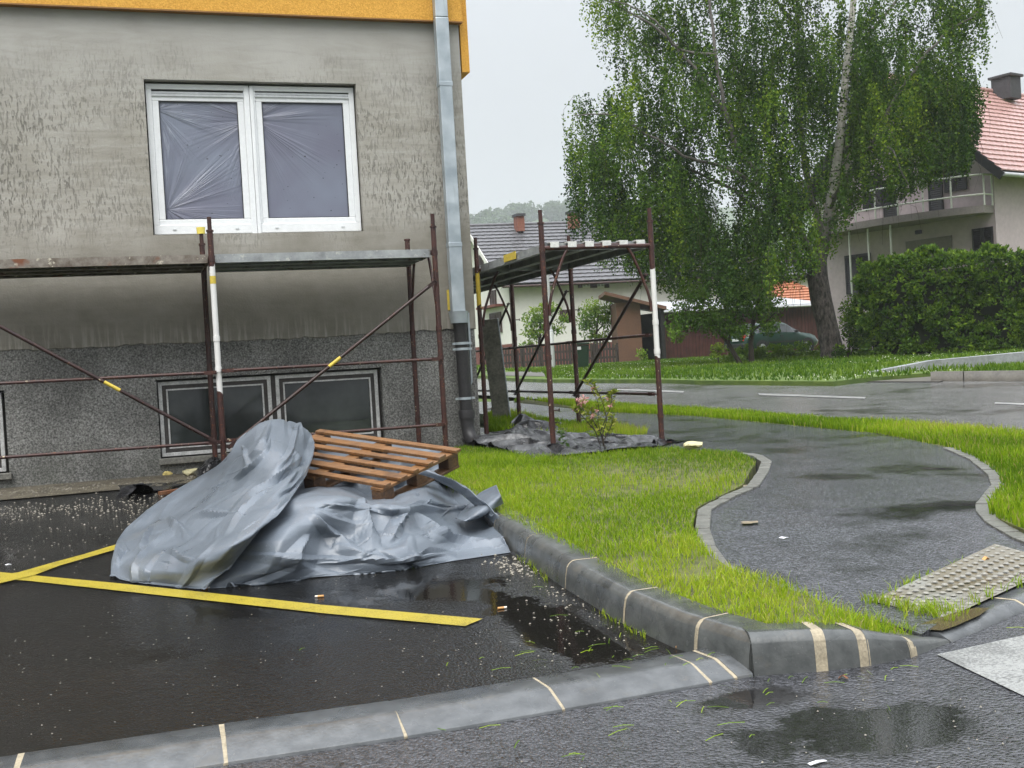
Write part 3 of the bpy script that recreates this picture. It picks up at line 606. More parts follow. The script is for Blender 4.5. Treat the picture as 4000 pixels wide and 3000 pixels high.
# sprouts in joints, clippings and crumbs on the asphalt
def line_pts(a, b, n, j): 
    t = rng.random(n)[:, None]; return np.array(a[:2])*(1-t)+np.array(b[:2])*t+rng.normal(0, j, (n, 2))
P = np.concatenate([line_pts(TA, TD, 26, .015), line_pts(TA, TB, 60, .02), line_pts(TB, TC, 30, .02), line_pts(TB+(TA-TB)*.2, TB+(TC-TB)*.1, 30, .06), line_pts((4.5, 5.3), (4.9, 5.9), 40, .04)])
P = np.concatenate([P, np.repeat(P, 3, 0)+rng.normal(0, .008, (len(P)*3, 2))]); blades(P, .050, .004, .03, .8, 'sprouting_grass')
P = np.concatenate([line_pts((1.765, 3.9), (1.765, 4.4), 60, .008), line_pts((1.785, 5), (1.84, 5.6), 50, .008)]); blades(P, .035, .0035, .004, .8, 'sprouting_grass')
def clippings(regions):
    Vs = []; Fs = []; R = []
    for cx, cy, rx, ry, n, z in regions:
        for _ in range(int(n*.6)):
            x, y = rng.normal(cx, rx), rng.normal(cy, ry); a = rng.normal(.1, .55)+rng.choice([0, 0, 1.4]); L = rng.uniform(.02, .085); wd = .0011; zz = gz(y)+z
            d = np.array([math.cos(a), math.sin(a)]); nn = np.array([-d[1], d[0]]); b = len(Vs)
            for s, lift in ((-.5, 0), (0, .004), (.5, .001)):
                p = np.array([x, y])+d*L*s+nn*rng.normal(0, .0009)
                Vs.append((*(p-nn*wd), zz+lift)); Vs.append((*(p+nn*wd), zz+lift+.001))
            Fs += [(b, b+1, b+3, b+2), (b+2, b+3, b+5, b+4)]; r = rng.random()**2*.8; R += [r]*6
    o = np_obj('grass_clippings', Vs, Fs, M['grass'], rnd=R); o['kind'] = 'stuff'
clippings([(1.7, 3.2, .28, .08, 26, .006), (1.65, 3.5, .2, .06, 26, .05), (2.1, 3.15, .15, .05, 14, .006), (1.5, 3.75, .3, .2, 40, .01), (1.3, 3.0, .4, .15, 18, .008), (1.95, 3.0, .3, .12, 16, .006), (1.2, 4.2, .4, .3, 9, .010), (3.2, 3.3, .3, .1, 14, .006)])
def crumbs(regions, name, mat, kind='stuff'):
    mb = MB()
    for cx, cy, rx, ry, n, z, s0, s1 in regions:
        for _ in range(n):
            x, y = rng.normal(cx, rx), rng.normal(cy, ry); r = rng.uniform(s0, s1)*rng.uniform(.6, 1); zz = gz(y)+z
            vs = [(x+r*math.cos(q)*rng.uniform(.7, 1.2), y+r*math.sin(q)*rng.uniform(.7, 1.2), zz) for q in (0, 1.57, 3.14, 4.71)]+[(x+rng.normal(0, r*.2), y, zz+r*rng.uniform(.6, 1.1))]
            mb.add(vs, [(0, 1, 4), (1, 2, 4), (2, 3, 4), (3, 0, 4)])
    o = mb.build(name, mat, fix=False); o['kind'] = kind; return o
crumbs([(-.3, 9.2, .5, .35, 330, .006, .004, .013), (.2, 8.4, .18, .5, 240, .006, .004, .012), (-1.0, 9.3, .5, .2, 200, .006, .004, .010), (-.9, 7.6, .6, .5, 220, .006, .003, .007), (1.74, 5.40, .05, .16, 90, .006, .004, .014), (1.72, 4.7, .03, .3, 40, .006, .003, .008), (.3, 4.6, 1.0, .8, 160, .007, .002, .005), (1.6, 4.2, .12, .3, 60, .006, .003, .008), (-.5, 10.5, .7, .15, 260, .014, .005, .014), (2.0, 2.7, .5, .25, 70, .003, .002, .005), (1.3, 3.95, .4, .25, 60, .006, .002, .006)], 'mortar_crumbs', M['crumb'])
# ---------------------------------------------------------------- the grey building with the window
BX, BY = 3.277, 10.909
bld = thing('building', 'grey plastered building with orange upper cladding, white double window and cellar windows', 'building', (0, BY, gz(BY)))
def holes(mb, x0, x1, z0, z1, hs, Y, m=0, step=None):
    xs = sorted({x0, x1, *[q for h in hs for q in h[:2] if x0 < q < x1]}); zs = sorted({z0, z1, *[q for h in hs for q in h[2:] if z0 < q < z1]})
    for i in range(len(xs)-1):
        for j in range(len(zs)-1):
            cx, cz = (xs[i]+xs[i+1])/2, (zs[j]+zs[j+1])/2
            if any(h[0] < cx < h[1] and h[2] < cz < h[3] for h in hs): continue
            mb.add([(xs[i], Y, zs[j]), (xs[i+1], Y, zs[j]), (xs[i+1], Y, zs[j+1]), (xs[i], Y, zs[j+1])], [(0, 1, 2, 3)], m)
def reveal(mb, h, Y, dp, m=0):
    a, b, c, d = h
    for q in ([(a, c), (a, d)], [(a, d), (b, d)], [(b, d), (b, c)], [(b, c), (a, c)]):
        (xa, za), (xb, zb) = q; mb.add([(xa, Y, za), (xb, Y, zb), (xb, Y+dp, zb), (xa, Y+dp, za)], [(0, 1, 2, 3)], m)
WIN = (.262, 2.212, 2.535, 3.955); CEL = (.205, 2.298, .47, 1.212); CEL2 = (-3.1, -1.075, .45, 1.20)
mb = MB(); holes(mb, -9, BX, 1.62, 4.60, [WIN], BY); reveal(mb, WIN, BY, .22)
# ragged lower edge of the plaster coat, a centimetre proud of the plinth
xs = np.arange(-9, BX+.001, .045); zl = 1.545+.012*snoise(np.c_[xs, xs*0, xs*0], 2.2, 0)+rng.normal(0, .006, len(xs)); xs[-1] = BX
vs = [(x, BY, 1.62) for x in xs]+[(x, BY, z) for x, z in zip(xs, zl)]+[(x, BY+.016, z-.004) for x, z in zip(xs, zl)]; n = len(xs)
mb.add(vs, [(i, i+1, n+i+1, n+i) for i in range(n-1)]+[(n+i, n+i+1, 2*n+i+1, 2*n+i) for i in range(n-1)])
mb.add([(BX, BY, 1.54), (BX, BY+9, 1.54), (BX, BY+9, 4.6), (BX, BY, 4.6)], [(0, 1, 2, 3)])
mb.build('plaster_wall', M['plaster'], bld, fix=False)
mb = MB(); PY = BY+.014; holes(mb, -9, BX-.012, .1, 1.60, [CEL, CEL2], PY); reveal(mb, CEL, PY, .25); reveal(mb, CEL2, PY, .25)
mb.add([(BX-.012, PY, .1), (BX-.012, PY+9, .1), (BX-.012, PY+9, 1.6), (BX-.012, PY, 1.6)], [(0, 1, 2, 3)])
mb.build('plinth', M['plinth'], bld, fix=False)
mb = MB(); mb.box((-9, BY+.26, .2), (BX-.2, BY+.3, 4.6)); mb.build('inner_wall', M['black'], bld)
# orange cladding: front band and the lower-reaching band on the side wall
mb = MB(); mb.box((-9, BY-.075, 4.575), (BX+.02, BY+.02, 9)); mb.box((BX+.021, BY+.021, 4.10), (BX+.10, BY+9, 9))
c = mb.build('orange_cladding', M['orange'], bld)
mb = MB(); mb.box((-9, BY-.080, 4.560), (BX+.024, BY-.002, 4.5735)); mb.build('drip_edge', M['soffit'], c)
mb = MB(); mb.box((-9, BY+.3, 8.9), (BX-.1, BY+8.8, 9)); mb.build('roof_slab', M['conc'], bld)
# white double window
a, b, c0, d = WIN; FY = BY+.075
def ring(mb, x0, x1, z0, z1, t, y0, y1, m=0, tb=None, tt=None):
    tb = tb or t; tt = tt or t
    mb.box((x0, y0, z0), (x1, y1, z0+tb), m); mb.box((x0, y0, z1-tt), (x1, y1, z1), m)
    mb.box((x0, y0, z0+tb), (x0+t, y1, z1-tt), m); mb.box((x1-t, y0, z0+tb), (x1, y1, z1-tt), m)
xm = 1.205
mb = MB(); ring(mb, a+.012, xm-.004, c0+.012, d-.02, .05, FY, FY+.08, tb=.085); ring(mb, xm+.004, b-.012, c0+.012, d-.02, .05, FY, FY+.08, tb=.085)
mb.box((xm-.05, FY-.012, c0+.0), (xm-.0015, FY+.0, d-.04)); mb.box((xm+.0015, FY-.016, c0+.0), (xm+.035, FY, d-.04))
mb.box((a, FY+.03, c0), (b, FY+.09, c0+.012))
win = mb.build('window', M['pvc'], bld, bevel=.004)
for x0, x1, sl_, lab in ((a+.062, xm-.054, .028, 0), (xm+.054, b-.062, .022, 1)):
    z0, z1 = c0+.092, d-.07-sl_-.018
    mb = MB(); ring(mb, x0, x1, z0, z1, .058, FY+.012, FY+.07); mb.build('sash', M['pvc'], win, bevel=.005)
    mb = MB(); ring(mb, x0+.058, x1-.058, z0+.058, z1-.058, .007, FY+.020, FY+.05); mb.build('gasket', M['gasket'], win)
    mb = MB(); mb.add([(x0+.06, FY+.035, z0+.06), (x1-.06, FY+.035, z0+.06), (x1-.06, FY+.035, z1-.06), (x0+.06, FY+.035, z1-.06)], [(0, 1, 2, 3)]); mb.build('pane', M['film'], win)
    mb = MB()
    for i in range(2):
        zt = z1-.018+i*.024; mb.box((x0-.005, FY-.002+.006*i, zt), (x1+.005, FY+.0115, zt+.021))
    mb.build('shutter_slat', M['pvcs'], win, bevel=.003)
    mb = MB(); mb.box((x0-.01, FY+.045, z1), (x1+.01, FY+.075, d-.07)); mb.build('shutter_gap', M['gasket'], win)
    for xq in (x0+.13, x1-.13): mb = MB(); mb.box((xq-.016, FY-.006, c0+.05), (xq+.016, FY-.0005, c0+.062)); mb.build('drain_cap', M['pvcs'], win)
# cellar windows
for h, div in ((CEL, 1.262), (CEL2, -2.1)):
    a, b, c0, d = h; FY = PY+.055; c0 += .02
    mb = MB()
    for x0, x1 in ((a+.012, div-.022), (div+.022, b-.03)): ring(mb, x0, x1, c0+.012, d-.02, .034, FY, FY+.05)
    cw = mb.build('cellar_window', M['oldwhite'], bld, bevel=.003)
    mb = MB(); mb.box((div-.0215, FY+.02, c0+.01), (div+.0215, FY+.06, d-.02)); mb.box((a, FY+.052, c0), (b, FY+.09, d)); mb.build('window_frame', M['oldgrey'], cw)
    for x0, x1 in ((a+.046, div-.056), (div+.056, b-.064)):
        mb = MB(); ring(mb, x0, x1, c0+.046, d-.054, .036, FY+.012, FY+.05); mb.build('casement', M['oldgrey'], cw)
        mb = MB(); ring(mb, x0+.036, x1-.036, c0+.082, d-.09, .014, FY+.008, FY+.048); mb.build('glazing_bead', M['oldwhite'], cw)
        mb = MB(); mb.add([(x0+.04, FY+.03, c0+.09), (x1-.04, FY+.03, c0+.09), (x1-.04, FY+.03, d-.1), (x0+.04, FY+.03, d-.1)], [(0, 1, 2, 3)]); mb.build('pane', M['cellarglass'], cw)
    mb = MB(); mb.box((a-.02, PY-.045, c0-.055), (b+.02, PY+.06, c0)); mb.build('sill', M['sillc'], cw, bevel=.006)
# downpipe
YB = BY-.006
mb = MB()
for zlo, zhi, w0 in ((1.70, 2.36, .132), (2.36, 3.93, .128), (3.93, 4.575, .132), (4.575, 9.0, .128)):
    cx = 3.062; yo = .10 if zlo > 4.5 else .03
    yo = .085
    mb.box((cx-w0/2, YB-yo-.095, zlo+.002), (cx+w0/2, YB-yo, zhi))
dp = mb.build('downpipe', M['zinc'], bld, bevel=.008)
for zj in (2.365, 3.93): mb = MB(); mb.box((3.062-.069, YB-.184, zj-.022), (3.062+.069, YB-.083, zj+.022)); mb.build('pipe_joint', M['zinc'], dp, bevel=.003)
mb = MB(); cy = YB-.135
mb.tube([(3.07, cy, 1.60), (3.07, cy, 1.635), (3.065, cy, 1.70), (3.065, cy, 1.715)], [.086, .088, .094, .098], 20); mb.build('funnel', M['zinc'], dp)
mb = MB(); mb.tube([(3.075, cy, 1.66), (3.075, cy, 1.60), (3.075, cy, 1.55), (3.09, cy, .74)], [.082, .075, .064, .064], 20)
mb.tube([(3.09, cy, .745), (3.09, cy, .72), (3.09, cy, .665)], [.079, .083, .079], 20)
mb.tube([(3.09, cy, .67), (3.092, cy, .58), (3.10, cy-.02, .50), (3.115, cy-.07, .44), (3.135, cy-.15, .405), (3.145, cy-.22, .40)], [.072, .064, .066, .068, .068, .068], 20, cap=False)
ci = mb.build('cast_iron_pipe', M['castiron'], dp)
mb = MB(); mb.tube([(3.146, cy-.222, .40), (3.14, cy-.16, .405)], [.060, .060], 20); mb.build('outlet_mouth', M['black'], dp)
mb = MB()
for zj, r in ((1.40, .072), (1.345, .070), (.86, .069)):
    mb.tube([(3.081, cy, zj-.012), (3.081, cy, zj+.012)], r, 20); mb.box((3.081-.095, cy-.012, zj-.010), (3.081-.068, cy+.012, zj+.010)); mb.box((3.081+.068, cy-.012, zj-.010), (3.081+.098, cy+.012, zj+.010))
mb.box((3.165, cy+.03, 1.38), (3.185, YB, 1.70)); mb.box((3.07, cy+.06, 1.685), (3.19, YB, 1.70))
mb.tube([(3.175, cy+.05, 1.70), (3.178, cy+.05, 1.02), (3.155, cy+.05, .985)], .010, 8)
mb.build('pipe_bracket', M['zinc'], dp)
mb = MB(); p0 = WY(970, 650, BY-.004); mb.box((p0[0]-.018, BY-.006, p0[2]-.09), (p0[0]+.018, BY-.0015, p0[2]+.11)); mb.build('yellow_foam_strip', M['yellowpaint'], bld)
# ---------------------------------------------------------------- scaffolds
R_ = .0242
def sc_frame(root, A, B, zc, za, zb, ma, mb_, capA=False, topB=True):
    """one frame: A outer pole foot, B inner pole foot (x, y); zc collar height"""
    A = np.array(A, float); B = np.array(B, float); t = (B-A)/np.linalg.norm(B-A)
    def P(q, z): return np.array([q[0], q[1], z])
    zbeam = zc-.215
    fr = MB(); fr.tube([P(A, zbeam), P(B, zbeam)], .021, 10); fr = fr.build('scaffold_frame', M['rust'], root)
    for q, z0, mt, spig in ((A, za, ma, True), (B, zb, mb_, topB)):
        m_ = MB(); m_.tube([P(q, z0), P(q, zc)], R_, 12); m_.tube([P(q, zc-.008), P(q, zc+.008)], .031, 12)
        m_.tube([P(q, z0), P(q, z0+.012)], .055, 4)
        for zz in (zc-.23, zc-.9, zc-1.16, zc-1.74): m_.tube([P(q, zz-.022), P(q, zz+.022)], .0285, 10)
        m_.obox((q[0], q[1], z0+.004), (1, 0, 0), .13, (0, 1, 0), .13, (0, 0, 1), .008)
        if spig: m_.tube([P(q, zc), P(q, zc+.115)], .0185, 10)
        m_.build('pole', mt, fr)
    a1 = MB(); L = np.linalg.norm(B-A)
    for s in (0, 1):
        o, d = (A, t) if s == 0 else (B, -t)
        pts = [(.035, .70), (.037, .62), (.06, .52), (.13, .33), (.185, .20), (.225, .135), (.27, .105), (.33, .098)]
        q = [P(o+d*a, zc-h-.1) for a, h in pts]
        if s == 0: l1 = q
        else: l1 = l1+q[::-1]
    a1.tube(l1, .0135, 8); a1.build('arch_brace', M['rust'], fr)
    return fr
def flatrail(root, a, b, name='rail', mat='rust', r=.0135):
    a, b = np.array(a, float), np.array(b, float); t = (b-a)/np.linalg.norm(b-a); m_ = MB()
    m_.tube([a+t*.09, b-t*.09], r, 8)
    up = np.array([0, 0, 1.])-t*t[2]; up /= np.linalg.norm(up)
    for e, s in ((a, 1), (b, -1)): m_.obox(e+t*s*.055, t, .13, np.cross(t, up), .009, up, .032)
    nrm = np.cross(t, up)
    for e in (a, b): m_.tube([e-nrm*.02, e+nrm*.028], .008, 8)
    return m_.build(name, M[mat], root)
def deck(root, A0, B0, A1, B1, z, n=3, mats=('plank',)*3, hooks=True):
    A0, B0, A1, B1 = (np.array([*q, 0], float) for q in (A0, B0, A1, B1)); wdir = (B0-A0)/np.linalg.norm(B0-A0); L = A1-A0; ld = L/np.linalg.norm(L); Lr = np.linalg.norm(L)
    W = np.linalg.norm(B0-A0)-.05; pw = W/n
    for i in range(n):
        c = A0+wdir*(.025+pw*(i+.5)); m_ = MB(); wd = pw-.012; Z = np.array([0, 0, 1.])
        mid = c+L/2
        m_.obox(mid+Z*z, ld, Lr-.06, wdir, wd, Z, .006)
        for s in (-1, 1):
            m_.obox(mid+wdir*s*(wd/2-.003)+Z*(z-.036), ld, Lr-.06, wdir, .006, Z, .066)
            m_.obox(mid+wdir*s*(wd/2-.016)+Z*(z-.066), ld, Lr-.06, wdir, .020, Z, .006)
        m_.obox(mid+Z*(z-.02), ld, Lr-.06, wdir, .03, Z, .034)
        for s in (-1, 1): m_.obox(mid+ld*s*(Lr/2-.035)+Z*(z-.034), ld, .008, wdir, wd-.02, Z, .062)
        p = m_.build('deck_plank', M[mats[i]], root)
        if hooks:
            for e, s in ((c, 1), (c+L, -1)):
                for u in (-1, 1):
                    q = e+wdir*u*(wd/2-.075); h = MB()
                    h.obox(q+Z*(z+.004)-ld*s*(-.01), ld, .075, wdir, .085, Z, .010); h.obox(q+Z*(z-.018)-ld*s*.026, ld, .008, wdir, .08, Z, .045)
                    h.build('hook', M['whitepaint'], p)
# front scaffold along the wall
fs = thing('scaffold', 'rusty red scaffold standing along the grey wall in front of the windows', 'scaffold', (.687, 9.825, gz(9.8)), 'rusty scaffolds around the building')
ZC = 2.427; OX, OY, IY, L2 = .687, 9.825, 10.79, 1.923
mL = rust('rusty_pole_white_painted', (1.07, 2.13), None); mLy = rust('rusty_pole_yellow_daub', None, (1.97, 2.05))
frames = []
for i, x in enumerate((OX-2.02, OX, OX+L2)):
    ma = mL if i == 1 else M['rust']
    frames.append(sc_frame(fs, (x, OY), (x-.01, IY), ZC if i != 1 else ZC, gz(OY)+.006, gz(IY)+.02, ma, M['rust'], topB=(i != 2)))
mb = MB(); mb.tube([(OX, OY, 1.985), (OX, OY, 2.05)], .0252, 12, cap=False); mb.build('paint_daub', M['yellowpaint'], fs)
mb = MB(); q = (OX-.012, IY); mb.tube([(q[0], q[1], ZC+.095), (q[0], q[1], ZC+.155)], [.036, .040], 14); mb.build('pole_cap', M['yellowcap'], fs)
ZD = ZC-.235+.04
deck(fs, (OX, OY), (OX, IY), (OX+L2, OY), (OX+L2, IY), ZD, 3, ('plank', 'plank', 'plank'), hooks=False)
deck(fs, (OX-2.02, OY), (OX-2.02, IY), (OX-.0, OY), (OX-.0, IY), ZD, 3, ('plankd', 'plankd', 'plankd'), hooks=False)
yo = OY-.034
for z in (1.255, .672):
    flatrail(fs, (OX+.03, yo, z), (OX+L2-.005, yo, z)); flatrail(fs, (OX-2.02, yo, z), (OX-.03, yo, z-.01))
flatrail(fs, (OX+L2-.015, yo-.012, 1.945), (OX+.04, yo-.012, .615), 'diagonal_brace', 'rustd', .0155)
flatrail(fs, (OX-2.0, yo-.012, 1.93), (OX-.045, yo-.012, .66), 'diagonal_brace', 'rustd', .0155)
dd0, dd1 = np.array([OX+L2-.015, yo-.012, 1.945]), np.array([OX+.04, yo-.012, .615]); mb = MB(); mb.tube([dd0+(dd1-dd0)*.475, dd0+(dd1-dd0)*.53], .0162, 10, cap=False); mb.build('paint_daub', M['yellowpaint'], fs)
dd0, dd1 = np.array([OX-2.0, yo-.012, 1.93]), np.array([OX-.045, yo-.012, .66]); mb = MB(); mb.tube([dd0+(dd1-dd0)*.56, dd0+(dd1-dd0)*.62], .0162, 10, cap=False); mb.build('paint_daub', M['yellowpaint'], fs)
# second scaffold along the side wall
SX, SY, SW, SL = 3.42, 9.26, 1.027, 1.96; ZS, ZB = 2.37, .37
s2 = thing('scaffold', 'rusty red scaffold standing on the lawn beside the building corner', 'scaffold', (SX, SY, gz(SY)+.11), 'rusty scaffolds around the building')
mP5 = rust('rusty_pole_white_band', (1.17, 1.95), None)
mP1 = rust('rusty_pole_yellow_band', None, (1.78, 2.12))
for i in range(4):
    y = SY+i*SL
    sc_frame(s2, (SX+SW, y+(-.02 if i == 0 else 0)), (SX, y), ZS, gz(y)+.115, gz(y)+.115, mP5 if i == 0 else M['rust'], mP1 if i == 1 else M['rust'], topB=(i < 2))
for i in range(3):
    y0, y1 = SY+i*SL, SY+(i+1)*SL
    deck(s2, (SX+SW, y0), (SX, y0), (SX+SW, y1), (SX, y1), ZS-.215+.022+.02, 3, ('plank', 'plank', 'plank'), hooks=(i == 0))
    xo = SX+SW-.036
    for z in (1.36, .83): flatrail(s2, (xo, y0+.02, z), (xo, y1-.02, z), 'rail', 'rustd' if z < 1 else 'rust')
    flatrail(s2, (xo-.012, y0+.03, 1.90), (xo-.012, y1-.03, .80), 'diagonal_brace', 'rustd', .0155)
mb = MB(); mb.obox((SX+.0205, SY+.95, ZS-.19), (0, 1, 0), .36, (1, 0, 0), .004, (0, 0, 1), .07); mb.build('paint_daub', M['yellowpaint'], s2)
# small peg bolts on poles
for x, y, z in ((SX, SY+SL, .72), (SX+SW, SY+SL, 1.70), (SX, SY, .75), (SX+SW, SY+2*SL, 1.70)): mb = MB(); mb.tube([(x-.02, y, z), (x+.075, y, z)], .006, 6); mb.tube([(x+.072, y, z-.014), (x+.072, y, z+.014)], .006, 6); mb.build('peg', M['rustd'], s2)
# ---------------------------------------------------------------- the heap: tarpaulin, pallet, foils and litter
def catmull(G, n):                                  # resample the first axis of a control grid
    m = len(G); t = np.linspace(0, m-1-1e-9, n); i = t.astype(int); f = (t-i)[:, None, None]
    g = lambda k: G[np.clip(i+k, 0, m-1)]
    p0, p1, p2, p3 = g(-1), g(0), g(1), g(2)
    return .5*(2*p1+(p2-p0)*f+(2*p0-5*p1+4*p2-p3)*f*f+(3*p1-p0-3*p2+p3)*f**3)
def relax(X, T, slack, it, pull, edge, stiff, floor):
    def sl(d):
        di, dj = d; return (slice(0, X.shape[0]-di), slice(max(0, -dj), X.shape[1]-max(0, dj))), (slice(di, X.shape[0]), slice(max(0, dj), X.shape[1]+min(0, dj)))
    C = []
    for d, k in (((0, 1), 1.), ((1, 0), 1.), ((1, 1), .8), ((1, -1), .8), ((0, 2), stiff), ((2, 0), stiff)):
        A, B = sl(d); C.append((A, B, np.linalg.norm(T[B]-T[A], axis=2, keepdims=True)*slack, k))
    Wp = np.full(X.shape[:2]+(1,), pull); Wp[0] = Wp[-1] = edge; Wp[:, 0] = Wp[:, -1] = edge*.6
    for k in range(it):
        X[..., 2] -= .0005
        for A, B, L, kk in C:
            d = X[B]-X[A]; l = np.linalg.norm(d, axis=2, keepdims=True)+1e-9; c = d*((l-L)/l)*.3*kk; X[A] += c; X[B] -= c
        X += (T-X)*Wp; X[..., 2] = np.maximum(X[..., 2], gzv(X[..., 1])+floor)
    return X
def resample(X, nv, nu): return catmull(catmull(X, nv).transpose(1, 0, 2), nu).transpose(1, 0, 2)
def linear(X, nv, nu):
    def f(A, n):
        t = np.linspace(0, len(A)-1-1e-9, n); i = t.astype(int); return A[i]*(1-(t-i))[:, None, None]+A[i+1]*(t-i)[:, None, None]
    return f(f(X, nv).transpose(1, 0, 2), nu).transpose(1, 0, 2)
def drape(G, nu, nv, slack=1.06, it=260, pull=.02, amp=.03, seed=0, stiff=.2, floor=.006, edge=.25, cell=5, crisp=.55):
    """a cloth with too much material is relaxed over the control grid, first in large stiff facets, then finer, so that it buckles into creases"""
    r = np.random.default_rng(seed); G = np.array(G, float); mv, mu = max(7, nv//cell), max(7, nu//cell)
    T = resample(G, mv, mu)
    N = np.cross(np.gradient(T, axis=1), np.gradient(T, axis=0)); N /= np.linalg.norm(N, axis=2, keepdims=True)+1e-9
    if N[..., 2].mean() < 0: N = -N
    X = T+N*r.normal(0, amp, T.shape[:2])[..., None]+r.normal(0, amp*.25, T.shape)
    X = relax(X, T, slack, it, pull, edge, stiff, floor)
    mv2, mu2 = nv//2, nu//2; X2 = crisp*linear(X, mv2, mu2)+(1-crisp)*resample(X, mv2, mu2); T2 = X2.copy()
    X2 = X2+r.normal(0, amp*.10, X2.shape); X2 = relax(X2, T2, 1.0+(slack-1)*.35, 50, .06, edge, stiff, floor)
    return resample(X2, nv, nu)
def crease(X, n, seed, amp=(.006, .022), wid=(.03, .10), ln=(.12, .6), ang=None, spread=.6, extra=(), fix=.0):
    """straight tent-shaped creases pressed into the sheet: flat facets with sharp ridges between them"""
    r = np.random.default_rng(seed); nv, nu = X.shape[:2]
    du = np.linalg.norm(np.diff(X, axis=1), axis=2).mean()*nu; dv = np.linalg.norm(np.diff(X, axis=0), axis=2).mean()*nv
    U, V = np.meshgrid(np.linspace(0, du, nu), np.linspace(0, dv, nv)); W = U+.012*np.sin(V*9), V+.012*np.sin(U*11)
    H = np.zeros((nv, nu)); L = []
    for _ in range(n):
        a = (ang if ang is not None else 0)+r.normal(0, spread) if ang is not None else r.uniform(0, 3.1416)
        L.append((r.uniform(0, du), r.uniform(0, dv), a, r.uniform(*ln), r.uniform(*wid), r.uniform(*amp)*r.choice([1, 1, -1])))
    L += [(u*du, v*dv, a, l, w_, h) for u, v, a, l, w_, h in extra]
    for u0, v0, a, l, w_, h in L:
        s_ = (W[0]-u0)*math.cos(a)+(W[1]-v0)*math.sin(a); d = -(W[0]-u0)*math.sin(a)+(W[1]-v0)*math.cos(a)
        tap = np.clip(1-(2*s_/l)**2, 0, 1); ww = w_*(.35+.65*(s_/l+.5).clip(0, 1))
        side = np.where(d > 0, 1., 1.9)                              # steep on one side, shallow on the other
        H += h*tap*np.clip(1-np.abs(d)*side/ww, 0, 1)
    N = np.cross(np.gradient(X, axis=1), np.gradient(X, axis=0)); N /= np.linalg.norm(N, axis=2, keepdims=True)+1e-9
    if N[..., 2].mean() < 0: N = -N
    H *= np.clip((np.linspace(0, 1, nv)-.10)/.16, .15, 1)[:, None]
    Y = X+N*H[..., None]; Y[..., 2] = np.maximum(Y[..., 2], gzv(Y[..., 1])+.005); return Y
def gridobj(name, X, mat, parent=None, org=None, thick=.0):
    nv, nu = X.shape[:2]; i = np.arange(nu*nv).reshape(nv, nu)
    Fc = np.stack([i[:-1, :-1], i[:-1, 1:], i[1:, 1:], i[1:, :-1]], -1).reshape(-1, 4)
    o = np_obj(name, X.reshape(-1, 3), Fc, mat, parent, org, smooth=True); o.data.set_sharp_from_angle(angle=math.radians(13))
    if thick:
        m = o.modifiers.new('thickness', 'SOLIDIFY'); m.thickness = thick; m.offset = -1
    return o
# pallet: top plane from three corners (metres)
pTL, pTR, pBR = np.array([1.254, 8.165, .796]), np.array([2.006, 7.227, .65]), np.array([1.39, 6.743, .49])
pex = (pTR-pTL); pLx = np.linalg.norm(pex); pex /= pLx; pey = pTR-pBR; pey -= pex*(pex@pey); pLy = .80; pey /= np.linalg.norm(pey); pez = np.cross(pex, pey)
def PP(x, y, off=0.):
    d = rayv(x, y); o = pTR+pez*off; return CAM+d*(((o-CAM)@pez)/(d@pez))
pal = thing('pallet', 'wet orange-brown wooden pallet lying tilted on the grey tarpaulin heap', 'pallet', (1.32, 7.45, .45))
BRc = pTR-pey*pLy
def pp(u, v, w): return BRc-pex*u+pey*v+pez*w          # u from the right end, v from the front edge
for i in range(6):
    v = .045+i*(.71/5); wd = .074 if i in (1, 4) else .056; ov = (.0, .012, .0, .006, -.004, .02)[i]
    mb = MB(); mb.obox(pp(pLx/2-ov, v, -.010+.002*(i % 2)), pex, pLx+.02, pey, wd, pez, .020); mb.build('slat', M['slat'], pal, bevel=.003)
for u in (.05, pLx/2, pLx-.05):
    mb = MB(); mb.obox(pp(u, pLy/2, -.033), pex, .095, pey, pLy-.01, pez, .020); mb.build('cross_board', M['slat'], pal, bevel=.003)
    for v in (.06, pLy/2, pLy-.06):
        mb = MB(); mb.obox(pp(u, v, -.083), pex, .088, pey, .11, pez, .075); mb.build('block', M['slatd'], pal, bevel=.004)
    mb = MB(); mb.obox(pp(u, pLy/2, -.131), pex, .09, pey, pLy, pez, .018); mb.build('bottom_board', M['slatd'], pal, bevel=.003)
# tarpaulin
tp = thing('tarpaulin', 'crumpled wet grey plastic tarpaulin heaped over bags on the asphalt', 'tarpaulin', (.95, 6.4, gz(6.4)))
def cg(rows): return np.array([[GP(x, y, k) for x, y, k in r] for r in rows])
fl = cg([[(535, 935, .60), (562, 912, .66), (600, 905, .68), (640, 915, .64), (672, 940, .56)],
         [(508, 957, .55), (555, 947, .62), (600, 945, .62), (640, 952, .58), (676, 965, .505)],
         [(487, 992, .45), (540, 985, .53), (590, 990, .54), (630, 1000, .50), (668, 1010, .445)],
         [(430, 1030, .25), (490, 1030, .38), (545, 1035, .43), (600, 1045, .43), (648, 1045, .405)],
         [(370, 1065, .12), (430, 1075, .24), (500, 1080, .33), (560, 1085, .37), (628, 1075, .385)],
         [(315, 1105, .05), (380, 1115, .16), (450, 1125, .24), (525, 1125, .31), (603, 1108, .335)],
         [(265, 1150, .03), (330, 1165, .12), (410, 1175, .18), (480, 1175, .24), (560, 1140, .285)],
         [(246, 1190, .03), (300, 1210, .09), (370, 1215, .12), (450, 1215, .14), (512, 1205, .150)],
         [(238, 1246, .01), (290, 1257, .01), (350, 1263, .01), (400, 1269, .01), (442, 1272, .015)]])
back = fl[0]+np.array([.0, .22, -.16]); back2 = fl[0]+np.array([.02, .36, -.42]); fl = np.concatenate([[back2], [back], fl])
